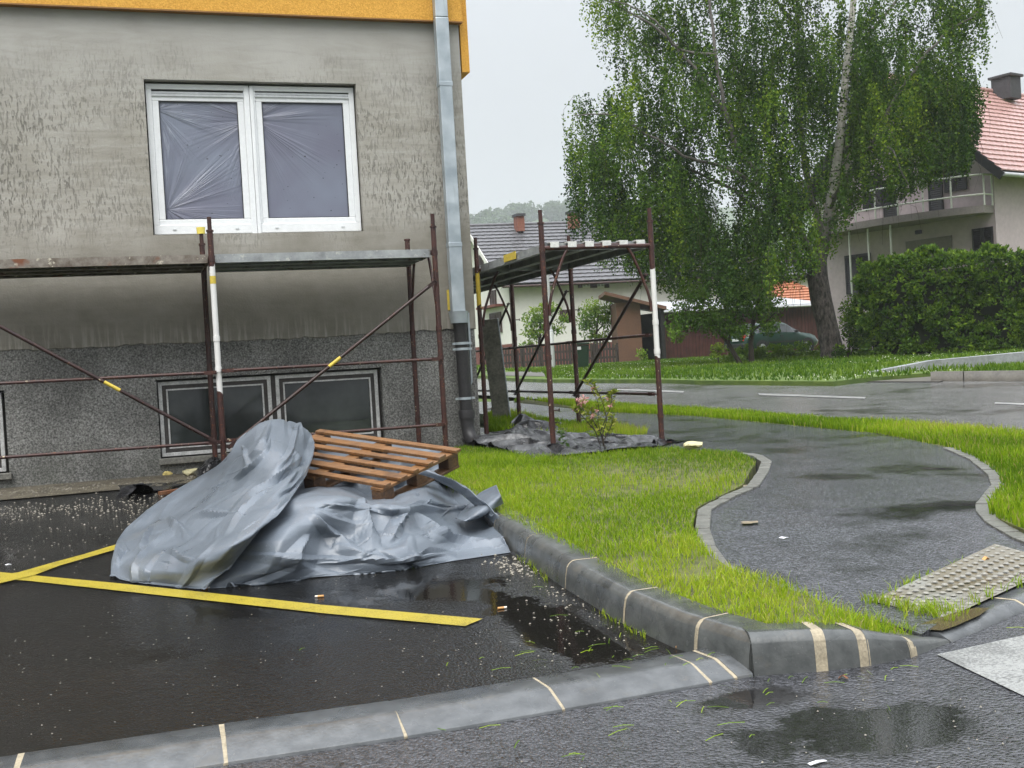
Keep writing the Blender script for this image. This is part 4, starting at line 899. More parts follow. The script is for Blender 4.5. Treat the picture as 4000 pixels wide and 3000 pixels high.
X = crease(drape(fl, 150, 220, 1.02, 200, .03, .022, 3, cell=14, crisp=.4, edge=.5), 34, 31, (.010, .028), (.07, .20), (.35, 1.2), 1.75, .45, extra=((.30, .72, .5, .5, .10, .035), (.45, .66, 2.4, .45, .09, .03), (.2, .8, 1.2, .5, .1, .035), (.62, .5, 1.9, 1.0, .12, .04), (.35, .45, 1.7, 1.1, .10, .03), (.5, .85, .2, .5, .07, .025), (.75, .36, .4, .4, .08, .03), (.12, .9, 1.9, .35, .06, .03)))
X = crease(X, 60, 32, (.003, .008), (.015, .05), (.08, .30))
gridobj('folded_flap', X, M['tarp'], tp, thick=.003)
def mixrow(pts): return np.array(pts)
sh = [mixrow([PP(x, y, o) for x, y, o in ((690, 935, -.16), (740, 940, -.10), (790, 945, -.12), (830, 950, -.07), (880, 955, -.12), (920, 962, -.10), (950, 970, -.16), (970, 985, -.24))]),
      mixrow([PP(x, y, o) for x, y, o in ((655, 985, -.17), (708, 985, -.08), (758, 990, -.05), (808, 992, -.12), (850, 998, -.04), (880, 1003, -.10), (910, 1005, -.14), (945, 1010, -.24))]),
      mixrow([PP(630, 1030, -.15), PP(690, 1034, -.16), PP(755, 1043, -.165), PP(800, 1055, -.17), PP(855, 1050, -.17), PP(905, 1035, -.19), GP(955, 1033, .17), GP(1005, 1060, .17)])]
sh = np.array(sh); sh2 = cg([
    [(590, 1090, .325), (665, 1070, .355), (735, 1065, .36), (795, 1082, .29), (855, 1080, .30), (915, 1072, .25), (975, 1078, .16), (1040, 1082, .155)],
    [(565, 1125, .275), (645, 1110, .31), (720, 1105, .30), (795, 1115, .24), (865, 1115, .22), (930, 1110, .16), (990, 1108, .09), (1060, 1100, .12)],
    [(530, 1170, .20), (620, 1155, .235), (710, 1150, .20), (795, 1155, .17), (870, 1155, .15), (940, 1150, .11), (1005, 1145, .05), (1076, 1130, .07)],
    [(490, 1220, .10), (595, 1210, .125), (700, 1200, .10), (795, 1200, .09), (875, 1195, .08), (950, 1185, .06), (1015, 1175, .03), (1090, 1160, .05)],
    [(440, 1272, .006), (565, 1263, .006), (690, 1247, .006), (800, 1239, .006), (880, 1230, .006), (960, 1215, .006), (1040, 1203, .006), (1102, 1193, .008)]])
X = crease(drape(np.concatenate([sh, sh2]), 260, 200, 1.03, 200, .03, .016, 8, cell=16, crisp=.35, edge=.5), 20, 41, (.010, .028), (.09, .22), (.4, 1.2), 1.5, .7, extra=((.42, .62, 1.45, 1.1, .14, .06), (.30, .7, 1.1, .9, .12, .045), (.56, .6, 1.8, .9, .13, .055), (.7, .65, 1.3, .7, .12, .05), (.8, .75, .5, .6, .09, .04), (.2, .8, 1.6, .6, .10, .04), (.5, .9, .1, .9, .07, .03), (.65, .88, 2.6, .5, .08, .04), (.9, .85, .3, .5, .08, .035)))
X = crease(X, 60, 42, (.003, .010), (.015, .05), (.06, .30))
gridobj('lower_sheet', X, M['tarp'], tp, thick=.003)
tc = cg([[(985, 1118, .09), (1012, 1090, .14), (1035, 1066, .19), (1072, 1047, .26)],
         [(1000, 1122, .12), (1030, 1098, .17), (1052, 1082, .20), (1080, 1066, .24)],
         [(1012, 1122, .10), (1042, 1112, .13), (1062, 1098, .16), (1086, 1086, .17)]])
X = drape(tc, 40, 24, 1.05, 120, .05, .012, 5, edge=.3); gridobj('turned_corner', X, M['tarp'], tp, thick=.003)
tc = cg([[(905, 1022, .34), (960, 1042, .28), (1010, 1075, .20), (1060, 1112, .13)],
         [(925, 1012, .37), (985, 1036, .31), (1035, 1072, .23), (1072, 1106, .15)],
         [(945, 1022, .32), (1000, 1050, .27), (1046, 1086, .19), (1078, 1118, .12)],
         [(940, 1034, .26), (990, 1060, .22), (1030, 1094, .15), (1066, 1126, .09)]])
X = drape(tc, 60, 30, 1.04, 120, .05, .012, 6, edge=.2); gridobj('rolled_edge', X, M['tarp'], tp, thick=.003)
# plastic foils
def foil(name, label, quad, lumps, mat, nu=60, nv=40, seed=1, slack=1.12, amp=.02):
    a, b, c, d = (np.array([q[0], q[1]]) for q in quad); G = np.zeros((7, 9, 3)); r = np.random.default_rng(seed)
    for j in range(7):
        for i in range(9):
            u, v = i/8, j/6; p = (a*(1-u)+b*u)*(1-v)+(d*(1-u)+c*u)*v+r.normal(0, .03, 2)*(1 if 0 < i < 8 else 1.5)
            z = gz(p[1])+lumps[4]+.008
            for lx, ly, lr, lh in lumps[:4]: z += lh*math.exp(-((p[0]-lx)**2+(p[1]-ly)**2)/lr**2)
            G[j, i] = (p[0], p[1], z)
    X = drape(G, nu, nv, slack, 160, .03, amp, seed, floor=lumps[4]+.006, edge=.1)
    o = gridobj(name, X, M[mat], None, (*X.mean((0, 1))[:2], X[..., 2].min())); return tag(o, label, 'plastic sheet')
q = [GP(x, y, 0) for x, y in ((262, 1080), (400, 1052), (405, 1040), (275, 1052))]
foil('plastic_sheet', 'crumpled black plastic sheet beside the left edge of the grey tarpaulin', q, [(q[0][0]+.12, q[0][1]+.15, .12, .09), (q[0][0]+.3, q[0][1]+.2, .15, .03), (9, 9, 1, 0), (9, 9, 1, 0), .006], 'blackfoil', 70, 24, 4)
o = foil('plastic_sheet', 'large grey and black plastic sheet spread under the scaffold beside the building corner', [(3.12, 8.85), (4.30, 8.95), (4.70, 10.2), (3.15, 11.6)], [(3.9, 11.0, .3, .14), (3.55, 10.3, .35, .07), (4.35, 9.4, .3, .03), (3.3, 9.2, .2, .04), .125], 'greyfoil', 90, 110, 9, 1.09, .014)
foil('plastic_sheet', 'small black plastic sheet wrapped round the front scaffold foot in the lawn', [(3.25, 9.10), (3.62, 9.05), (3.62, 9.30), (3.28, 9.36)], [(3.42, 9.25, .12, .07), (3.5, 9.15, .1, .03), (9, 9, 1, 0), (9, 9, 1, 0), .12], 'blackfoil', 40, 30, 12)
foil('plastic_sheet', 'black plastic sheet on the far black end of the spread foil near the leaning board', [(3.75, 11.5), (4.45, 11.0), (4.55, 11.3), (3.85, 11.85)], [(3.95, 11.6, .15, .16), (4.2, 11.35, .15, .06), (9, 9, 1, 0), (9, 9, 1, 0), .12], 'blackfoil', 50, 30, 15)
foil('plastic_sheet', 'black plastic bag wrapped round the middle scaffold foot below the cellar window', [(.50, 10.50), (.86, 10.50), (.88, 10.82), (.52, 10.85)], [(.66, 10.72, .14, .13), (.62, 10.6, .1, .04), (9, 9, 1, 0), (9, 9, 1, 0), .02], 'blackfoil', 40, 30, 18)
foil('plastic_sheet', 'narrow black plastic strip lying along the edge of the asphalt path', [(4.25, 9.0), (4.75, 9.35), (4.7, 9.5), (4.2, 9.2)], [(4.45, 9.2, .15, .05), (9, 9, 1, 0), (9, 9, 1, 0), (9, 9, 1, 0), .10], 'blackfoil', 50, 20, 21)
mb = MB(); a, b = GP(345, 1066, .02), GP(418, 1054, .02); mb.beam(a, b, .05, .03)
tag(mb.build('board', M['plankr'], None, a, bevel=.003), 'reddish wooden board lying beside the black plastic left of the tarpaulin', 'board')
# leaning board behind the corner
p0 = GP(1084, 905, .12); p1 = WY(1056, 690, p0[1]-.12); ax = (p1-p0)/np.linalg.norm(p1-p0); sd = np.cross(ax, [0, 1., 0]); sd = np.array([.93, -.36, 0]); sd -= ax*(ax@sd); sd /= np.linalg.norm(sd); tn = np.cross(ax, sd)
L = np.linalg.norm(p1-p0); mb = MB(); mb.obox((p0+p1)/2, ax, L, sd, .20, tn, .05)
lb = tag(mb.build('leaning_board', M['slab'], None, p0, bevel=.004), 'long grey formwork board leaning against the building behind the scaffold', 'board')
mb = MB(); mb.obox((p0+p1)/2+sd*.106, ax, L, sd, .012, tn, .056); mb.build('board_edge', M['slabe'], lb)
# litter
def crumple(name, label, cat, p, r, mat, n=3, seed=0, flat=.6):
    bm = bmesh.new(); bmesh.ops.create_icosphere(bm, subdivisions=2, radius=r); rr = random.Random(seed); dx, dy, dz = (rr.uniform(0, 9) for _ in range(3))
    for v in bm.verts:
        f = 1+.35*math.sin(v.co.x/r*2.3+dx)*math.cos(v.co.y/r*2.7+dy)+rr.uniform(-.16, .16); v.co *= f; v.co.z = v.co.z*flat+r*flat*.6; v.co.x *= 1.3
    me = bpy.data.meshes.new(name); bm.to_mesh(me); bm.free(); me.materials.append(M[mat])
    return tag(link(name, me, None, p), label, cat)
crumple('foam_piece', 'torn pale yellow foam piece lying in the lawn edge near the right scaffold pole', 'foam', GP(1497, 966, .15), .06, 'foamw', seed=3, flat=.5)
crumple('foam_piece', 'small bright yellow foam scrap below the left end of the cellar window', 'foam', GP(363, 1026, .01), .035, 'foam', seed=4)
crumple('foam_piece', 'large pale yellow foam scrap under the cellar window beside the black bag', 'foam', GP(412, 1026, .01), .065, 'foamw', seed=5)
crumple('foam_piece', 'orange-yellow foam scrap lying right of the pale foam under the cellar window', 'foam', GP(437, 1022, .01), .05, 'foam', seed=6)
def butt(p, ang, label, wht=False, L=.028):
    d = np.array([math.cos(ang), math.sin(ang), 0]); p = np.array(p)+np.array([0, 0, .009]); mb = MB(); mb.tube([p-d*L/2, p+d*L/2], .0055, 8)
    o = tag(mb.build('cigarette_butt', M['butt'], None, p), label, 'cigarette butt', 'cigarette butts on the asphalt')
    mb = MB(); mb.tube([p+d*L/2, p+d*(L/2+.012)], .0052, 8); mb.build('paper_end', M['buttw'], o); return o
for x, y, a, lb_ in ((693, 1292, 2.9, 'orange cigarette butt between the tarpaulin and the yellow line'), (1082, 1318, 0, 'pale cigarette butt right of the yellow line end'), (1392, 1350, .3, 'orange cigarette butt by the second kerb joint from the corner'), (1418, 1330, .9, 'tan cigarette butt close under the kerb, left of the corner'), (1462, 1401, 1.2, 'tan cigarette butt near the flush kerb end'), (442, 1275, .2, 'orange cigarette butt at the lowest point of the tarpaulin hem'), (1205, 1248, .4, 'pair of pale butts beside the kerb wall'), (1478, 1352, 2.2, 'brown butt below the kerb corner')):
    butt(GP(x, y, 0), a, lb_)
def scrap(name, label, cat, p, a, b, ang, mat, h=.003):
    c, s = math.cos(ang), math.sin(ang); mb = MB(); P = []
    for u, v, z in ((-1, -1, 0), (0, -1.1, h), (1, -1, h*.3), (1, 1, 0), (.1, .9, h*1.3), (-1, 1.1, h*.4)): P.append(np.array(p)+np.array([(u*a*c-v*b*s)/2, (u*a*s+v*b*c)/2, z+.004]))
    mb.add(P, [(0, 1, 4, 5), (1, 2, 3, 4)]); o = mb.build(name, M[mat], None, p); m_ = o.modifiers.new('thickness', 'SOLIDIFY'); m_.thickness = .0015; return tag(o, label, cat)
scrap('paper_scrap', 'white paper strip on the wet asphalt at the bottom edge', 'paper', GP(1766, 1650, 0), .055, .012, .1, 'paper')
scrap('paper_scrap', 'round white paper bit on the footpath bay', 'paper', GP(1693, 1163, .1), .035, .03, .3, 'paper')
scrap('leaf', 'curled brown leaf on the asphalt below the kerb corner', 'leaf', GP(1822, 1468, 0), .03, .018, 2.2, 'plankr', .01)
scrap('paper_scrap', 'white bit on the asphalt left of the tarpaulin', 'paper', GP(18, 1221, 0), .03, .02, .3, 'paper')
scrap('wood_chip', 'orange wood chip on the grey tactile paving', 'wood chip', GP(2130, 1211, .075), .035, .014, .2, 'butt', .012)
crumple('stone', 'pale stone at the foot of the kerb beside the tarpaulin', 'stone', GP(1112, 1168, 0), .022, 'crumb', seed=8)
for x, y, r in ((1180, 1233, .016), (1190, 1240, .014)): crumple('stone', 'small pale stones lying by the kerb wall in the parking bay', 'stone', GP(x*1.02, y*1.006, 0), r, 'crumb', seed=int(x))['group'] = 'two small stones by the kerb'
for x, y in ((1605, 1050), (1620, 1129)):
    p = GP(x, y, .1); mb = MB(); k = 12; mb.add([p+np.array([.05*math.cos(q*6.283/k)*(1+.3*math.sin(q*2.2)), .045*math.sin(q*6.283/k)*(1+.3*math.cos(q*1.7)), .003]) for q in range(k)]+[p+np.array([0, 0, .006])], [(q, (q+1) % k, k) for q in range(k)])
    tag(mb.build('sand_spot', M['sand'], None, p, fix=False), 'sandy soil spot washed onto the footpath bay, ' + ('smaller upper one' if y < 1100 else 'larger lower one'), 'soil spot')
# ---------------------------------------------------------------- plants
def unit(a): return a/(np.linalg.norm(a, axis=-1, keepdims=True)+1e-9)
def leaves(C, D, L, Wd, fold=.0):
    """rhombic leaves: centre, pointing direction, length, width -> (V, F)"""
    n = len(C); D = unit(D); r = unit(rng.normal(size=(n, 3))); S = unit(np.cross(D, r)); L = np.broadcast_to(L, n)[:, None]; Wd = np.broadcast_to(Wd, n)[:, None]
    V = np.stack([C-D*L*.5, C+S*Wd*.5-D*L*.08, C+D*L*.5, C-S*Wd*.5-D*L*.08], 1)
    return V.reshape(-1, 3), np.arange(4*n).reshape(n, 4)
DB = 33.5; MPX = DB*K2/FPX                       # metres per 2212-px at the birch
FH = np.array([CF[0], CF[1], 0])/math.hypot(CF[0], CF[1])
def birch():
    base = DP(1797, 776, DB); base[2] = gz(base[1])+.08
    root = thing('birch_tree', 'tall weeping birch with white upper trunk and hanging leafy twigs on the verge', 'tree', base)
    def path(pts, dd): return [DP(x, y, DB+d) for (x, y), d in zip(pts, dd)]
    tb = MB()
    tr = path([(1800, 782), (1797, 755), (1786, 700), (1774, 650), (1766, 600), (1766, 560), (1780, 510), (1793, 455), (1800, 400), (1812, 320), (1821, 230), (1829, 140), (1842, 20), (1852, -120), (1860, -300), (1868, -480)], np.linspace(0, .6, 16)); tr[0][2] = gz(tr[0][1])-.1
    tb.tube(tr, [.40, .33, .30, .31, .30, .27, .19, .155, .14, .125, .115, .105, .09, .07, .045, .015], 12)
    trunk = tb.build('trunk', M['bark'], root)
    limbs = [([(1766, 590), (1745, 530), (1710, 470), (1680, 425), (1640, 375), (1600, 330), (1570, 250), (1545, 120), (1530, -40), (1520, -200)], (0, -.5, -1, -1.3, -1.6, -1.8, -2, -2, -1.6, -1), .125),
             ([(1766, 600), (1730, 560), (1680, 500), (1640, 455), (1580, 410), (1500, 370), (1420, 330), (1340, 290)], (0, .3, .8, 1, 1.2, 1.2, 1, .8), .10),
             ([(1640, 400), (1560, 360), (1490, 340), (1400, 290), (1320, 250), (1240, 248)], (-1.6, -2, -2.2, -2.2, -2, -2), .06),
             ([(1780, 520), (1750, 420), (1735, 320), (1725, 200), (1722, 60), (1715, -120), (1705, -300)], (0, .8, 1.4, 1.8, 2, 2, 1.6), .12),
             ([(1798, 430), (1850, 360), (1885, 310), (1920, 240), (1975, 150), (2050, 70), (2120, 20)], (.2, -.4, -.8, -1.2, -1.6, -1.8, -1.6), .085),
             ([(1795, 450), (1850, 345), (1895, 315), (1925, 322), (1940, 350), (1960, 395)], (.2, -1, -1.8, -2.2, -2.4, -2.4), .055),
             ([(1812, 330), (1900, 270), (1990, 240), (2060, 230), (2110, 250)], (.3, 1, 1.5, 1.6, 1.5), .05),
             ([(1570, 250), (1500, 150), (1420, 60), (1330, 10), (1285, -10)], (-2, -1.8, -1.5, -1, -1), .06),
             ([(1545, 120), (1465, 105), (1430, 60), (1380, 20), (1320, 0)], (-2, -2.5, -2.8, -2.8, -2.5), .05),
             ([(1722, 60), (1640, -40), (1560, -120), (1480, -160)], (2, 1, .4, 0), .06), ([(1829, 140), (1920, 20), (2010, -60), (2090, -70)], (.6, 1.2, 1.8, 1.6), .06),
             ([(1766, 570), (1700, 560), (1650, 555), (1600, 570)], (0, -1.2, -2, -2.4), .04), ([(1790, 480), (1840, 440), (1880, 420), (1900, 440)], (0, -1, -1.6, -1.8), .04)]
    for pts, dd, r in limbs:
        m_ = MB(); q = catmull(np.array(path(pts, dd))[:, None, :], len(pts)*4)[:, 0]; q = q+rng.normal(0, .02, q.shape); m_.tube(list(q), list(np.linspace(r, r*.22, len(q))), 7); m_.build('limb', M['limb'], root)
    lobes = [(1400, 20, 125, 110, 150), (1300, 330, 82, 100, 140), (1290, 450, 66, 100, 80), (1400, 380, 110, 150, 170), (1360, 540, 95, 70, 100), (1550, 120, 160, 260, 260), (1560, 420, 170, 200, 330), (1560, 610, 130, 90, 170),
             (1740, 90, 190, 230, 330), (1740, 330, 150, 190, 270), (1960, 110, 165, 180, 250), (1950, 290, 150, 110, 220), (2085, 20, 66, 80, 55), (2075, 270, 55, 80, 75), (1880, 420, 110, 80, 100), (1700, -180, 460, 170, 330), (1690, 560, 110, 90, 150), (1460, 500, 90, 120, 130), (2040, 170, 80, 120, 110), (1620, 660, 120, 50, 90), (2000, 340, 110, 80, 130), (1890, 200, 120, 140, 130), (2060, 330, 60, 60, 70), (1640, 250, 150, 200, 120), (1430, 150, 100, 120, 110)]
    Cs = []; Ds = []; R = []; tw = MB()
    for lx, ly, rx, ry, n in lobes:
        for _ in range(int(n*.27)):                                   # hanging bunches, each a dozen leafy twigs from one branch end
            a, q = rng.uniform(0, 6.2832), math.sqrt(rng.random()); x, y = lx+rx*q*math.cos(a), ly+ry*q*math.sin(a); full = math.sqrt(max(0, 1-q*q))
            wx = 1-min(1, abs((x-1690)/490))**2; d = rng.uniform(-1, 1)*(1.0+3.6*full*math.sqrt(max(0, wx))); LB = rng.uniform(.8, 2.5)
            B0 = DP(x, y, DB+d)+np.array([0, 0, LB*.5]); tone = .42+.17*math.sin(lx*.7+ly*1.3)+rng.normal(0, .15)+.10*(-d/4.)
            for _ in range(int(rng.uniform(7, 13))):
                L = LB*rng.uniform(.45, 1.05); P0 = B0+rng.normal(0, 1, 3)*np.array([.23, .23, .16]); k = max(6, int(L/.040)); t = np.linspace(0, 1, k)
                sway = rng.normal(0, .10, 3)*L; sway[2] = 0; arch = (P0-B0)*.9
                pts = P0+np.outer(t, [0, 0, -L])+np.outer(t*t, sway)+np.outer(np.exp(-t*5), [-arch[0], -arch[1], -.12])
                if rng.random() < .10: tw.tube([pts[i] for i in (0, k//3, 2*k//3, k-1)], [.006, .005, .004, .003], 3, cap=False)
                j = rng.random(k) < .93; pts2 = pts[j]+rng.normal(0, .045, (j.sum(), 3)); n2 = len(pts2)
                Cs.append(pts2); Ds.append(np.c_[rng.normal(0, .55, (n2, 2)), rng.uniform(-1.2, .1, n2)]); R.append(np.clip(tone+rng.normal(0, .15, n2), 0, 1))
    # the crown's lower rim
    C = np.concatenate(Cs); rel = C-CAM; dd = rel@CF; ux = (2000+FPX*(rel@CR)/dd)/K2; uy = (1500-FPX*(rel@CU)/dd)/K2
    yb = np.interp(ux, [1205, 1260, 1400, 1450, 1600, 1650, 1680, 1760, 1800, 1825, 1850, 1875, 1940, 2000, 2050, 2092, 2112, 2160], [470, 570, 600, 640, 650, 640, 610, 590, 560, 500, 455, 440, 430, 400, 372, 368, 310, 130])
    keep = (uy < yb+rng.normal(0, 11, len(C))) & (ux < 2140+rng.normal(0, 10, len(C))) & (ux > 1222+rng.normal(0, 8, len(C)))
    sx = np.interp(uy, [-50, 20, 140, 230, 320, 400, 455, 520], [1846, 1842, 1829, 1821, 1812, 1800, 1793, 1780]); keep &= ~((np.abs(ux-sx) < 13) & (dd < DB+.5) & (uy < 470) & (rng.random(len(C)) < .84))
    Cs = [C[keep]]; Ds = [np.concatenate(Ds)[keep]]; R = [np.concatenate(R)[keep]]
    C = np.concatenate(Cs); D = np.concatenate(Ds); n = len(C); L = rng.uniform(.062, .098, n)
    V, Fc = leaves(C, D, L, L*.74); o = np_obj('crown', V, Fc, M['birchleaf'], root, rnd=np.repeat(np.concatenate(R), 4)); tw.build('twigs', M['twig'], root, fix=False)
    return n
birch()
def bushleaves(lobes, D0, dz, n_per, L0, L1, name, mat, parent, droop=.4, asp=.5, hollow=.55, col=.5):
    Cs = []; R = []
    for lx, ly, rx, ry, n in lobes:
        nn = int(n*n_per); q = rng.normal(size=(nn, 3)); q = unit(q)*(hollow+(1-hollow)*rng.random((nn, 1)))
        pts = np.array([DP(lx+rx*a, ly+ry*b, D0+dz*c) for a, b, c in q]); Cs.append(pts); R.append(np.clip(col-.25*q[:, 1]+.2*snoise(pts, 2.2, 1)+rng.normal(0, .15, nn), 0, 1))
    C = np.concatenate(Cs); n = len(C); D = rng.normal(size=(n, 3)); D[:, 2] -= droop; L = rng.uniform(L0, L1, n)
    V, Fc = leaves(C, D, L, L*asp); return np_obj(name, V, Fc, M[mat], parent, rnd=np.repeat(np.concatenate(R), 4))
# plum tree under the birch
DPm = 31.5; b = DP(1610, 787, DPm); b[2] = gz(b[1])+.08
pl = thing('plum_tree', 'small leaning two-stemmed tree with brighter leaves under the birch', 'tree', b)
mb = MB()
for pts, r in (([(1624, 786), (1622, 740), (1628, 690), (1640, 640), (1650, 590)], .085), ([(1600, 788), (1585, 762), (1572, 740), (1548, 712), (1515, 690), (1480, 670)], .075), ([(1574, 742), (1580, 700), (1570, 650)], .04), ([(1625, 715), (1660, 690), (1685, 665)], .035), ([(1548, 712), (1530, 660), (1500, 630)], .03)):
    mb.tube([DP(x, y, DPm+.2*i*((-1)**i)*.3) for i, (x, y) in enumerate(pts)], list(np.linspace(r, r*.3, len(pts))), 7)
mb.build('trunk', M['barkd'], pl)
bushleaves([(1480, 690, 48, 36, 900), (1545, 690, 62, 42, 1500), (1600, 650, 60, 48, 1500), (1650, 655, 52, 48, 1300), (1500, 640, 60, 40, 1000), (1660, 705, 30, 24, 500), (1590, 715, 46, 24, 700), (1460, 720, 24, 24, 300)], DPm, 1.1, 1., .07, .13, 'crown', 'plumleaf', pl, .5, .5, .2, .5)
b = DP(1552, 783, 31); b[2] = gz(b[1])+.08
sp = thing('sapling', 'small yellow-green sapling on the verge left of the leaning tree', 'sapling', b)
mb = MB(); mb.tube([DP(1552, 784, 31), DP(1550, 760, 31), DP(1554, 742, 31)], [.02, .015, .008], 6); mb.tube([DP(1551, 770, 31), DP(1540, 752, 31)], [.012, .006], 5); mb.build('stem', M['barkd'], sp)
bushleaves([(1552, 752, 18, 14, 240), (1545, 768, 12, 9, 120)], 31, .25, 1., .06, .11, 'foliage', 'cherryleaf', sp, .3, .5, .1, .75)
# hedges of dense sprays on a bumpy hull
def hedge(name, label, cat, face, z_top, depth, n, mat, size, org, top=True, bumps=.28, col=.5):
    """face: (x, y) ground line of the front; grows to z_top(u) and back by depth"""
    root = thing(name, label, cat, org); A, B = (np.array(face[i], float) for i in (0, -1)); t = unit(B-A); nb = np.array([-t[1], t[0]]); nb = nb if nb@FH[:2] > 0 else -nb; LL = np.linalg.norm(B-A)
    u = rng.random(n); k = rng.random(n); w_ = np.zeros(n); zt = np.array([z_top(a) for a in u]); v = rng.random(n)
    ntop = (k > .72); w_[ntop] = rng.random(ntop.sum()); v[ntop] = 1.0
    nend = (k < .10); w_[nend] = rng.random(nend.sum()); u[nend] = 0.
    P2 = A+np.outer(u*LL, t)+np.outer(w_*depth, nb); zg = gzv(P2[:, 1])+.05; z = zg+v*(zt-zg)
    P = np.c_[P2, z]; N = np.zeros((n, 3)); N[:, :2] = -nb; N[ntop] = (0, 0, 1); N[nend, :2] = -t; N[nend, 2] = 0
    b_ = snoise(P, 2.1, 0)*.6+snoise(P, 4.6, 1)*.4; P = P+N*(b_*bumps)[:, None]+rng.normal(0, .05, P.shape)
    Vs = []; rr = []
    m2 = max(40, n//14); ci = rng.integers(0, n, m2); own = rng.integers(0, m2, n); Pc = P[ci][own]; Nc = N[ci][own]     # sprays gathered in fans
    out = unit(Nc+rng.normal(0, .5, (n, 3))+np.array([0, 0, .45])); rad = size*1.15*rng.random((n, 1))**.6; P = Pc+out*rad+rng.normal(0, .025, P.shape)
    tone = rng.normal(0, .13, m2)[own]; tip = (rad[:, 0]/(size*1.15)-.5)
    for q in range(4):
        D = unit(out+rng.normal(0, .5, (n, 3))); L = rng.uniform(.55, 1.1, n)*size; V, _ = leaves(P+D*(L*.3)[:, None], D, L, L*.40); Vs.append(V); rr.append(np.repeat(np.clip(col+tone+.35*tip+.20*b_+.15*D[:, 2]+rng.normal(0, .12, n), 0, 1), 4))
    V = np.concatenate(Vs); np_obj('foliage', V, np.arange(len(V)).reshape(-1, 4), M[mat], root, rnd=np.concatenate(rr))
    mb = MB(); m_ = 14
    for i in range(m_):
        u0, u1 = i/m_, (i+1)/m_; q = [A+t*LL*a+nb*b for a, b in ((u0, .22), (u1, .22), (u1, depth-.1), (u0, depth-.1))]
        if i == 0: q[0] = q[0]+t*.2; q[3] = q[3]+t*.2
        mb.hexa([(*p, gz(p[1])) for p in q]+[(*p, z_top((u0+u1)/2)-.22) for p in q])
    mb.build('twigs', M['thujacore'], root); return root  # solid near-black core boxes fill the hedge behind its sprays
DH = 31.
hA, hB = DP(1868, 772, DH), DP(2420, 752, 28.5)
ztl = lambda u: DP(1868+552*u, 566-22*u+7*math.sin(u*19)+5*math.sin(u*43), DH-2.5*u)[2]
hedge('hedge', 'tall dense clipped evergreen hedge in front of the pink house', 'hedge', [hA[:2], hB[:2]], ztl, 1.6, 19000, 'thuja', .135, (*hA[:2], gz(hA[1])), bumps=.24, col=.53)
lA, lB = DP(1608, 790, 35.), DP(1775, 782, 36.5)
hedge('low_hedge', 'low bright green hedge in front of the green car', 'hedge', [lA[:2], lB[:2]], lambda u: gz(lA[1])+.08+.24+.05*math.sin(u*17), .9, 3600, 'plumleaf', .085, (*lA[:2], gz(lA[1])), bumps=.08, col=.62)
b = DP(1832, 778, 32.2); b[2] = gz(b[1])+.05
sb = thing('shrub', 'loose green shrub between the birch trunk and the hedge', 'shrub', b)
bushleaves([(1838, 690, 30, 56, 1300), (1850, 740, 30, 40, 700), (1815, 760, 22, 20, 300)], 32.2, .8, 1., .07, .12, 'foliage', 'birchleaf', sb, .2, .5, .1, .55)
mb = MB(); mb.tube([b, DP(1836, 730, 32.2), DP(1838, 670, 32.2)], [.05, .03, .01], 6); mb.tube([b, DP(1850, 740, 32.2)], [.03, .01], 6); mb.build('stem', M['barkd'], sb)
# two cherry trees in front of the pale house
for (bx, by), D0, lobes, lab in (((1166, 778), 53, [(1160, 690, 34, 30, 520), (1185, 668, 34, 18, 320), (1150, 720, 26, 22, 260), (1190, 712, 36, 16, 300), (1145, 745, 30, 12, 130), (1215, 690, 18, 14, 120)], 'broad-leaved fruit tree left of the grey pole in front of the pale house'), ((1288, 778), 53, [(1285, 670, 42, 30, 560), (1310, 690, 34, 34, 420), (1268, 700, 30, 30, 360), (1290, 728, 34, 16, 240), (1325, 665, 24, 20, 200)], 'darker fruit tree right of the grey pole in front of the pale house')):
    b = DP(bx, by, D0); b[2] = gz(b[1]); ct = thing('fruit_tree', lab, 'tree', b)
    mb = MB(); mb.tube([b, DP(bx-1, by-40, D0), DP(bx+2, by-80, D0), DP(bx+6, by-110, D0)], [.09, .07, .05, .02], 6); mb.tube([DP(bx-1, by-45, D0), DP(bx-18, by-75, D0)], [.04, .02], 5); mb.tube([DP(bx, by-60, D0), DP(bx+24, by-88, D0)], [.04, .02], 5); mb.build('trunk', M['barkd'], ct)
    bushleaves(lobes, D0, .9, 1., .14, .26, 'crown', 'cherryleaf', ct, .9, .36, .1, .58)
b = DP(1386, 784, 46); b[2] = gz(b[1]); g = thing('garden_plant', 'small leafy plant before the brown shed', 'plant', b); bushleaves([(1386, 762, 16, 12, 130), (1392, 775, 10, 8, 50)], 46, .25, 1., .10, .18, 'foliage', 'cherryleaf', g, .2, .4, .1, .7)
mb = MB(); mb.tube([b, DP(1386, 765, 46)], [.03, .015], 5); mb.build('stem', M['barkd'], g)
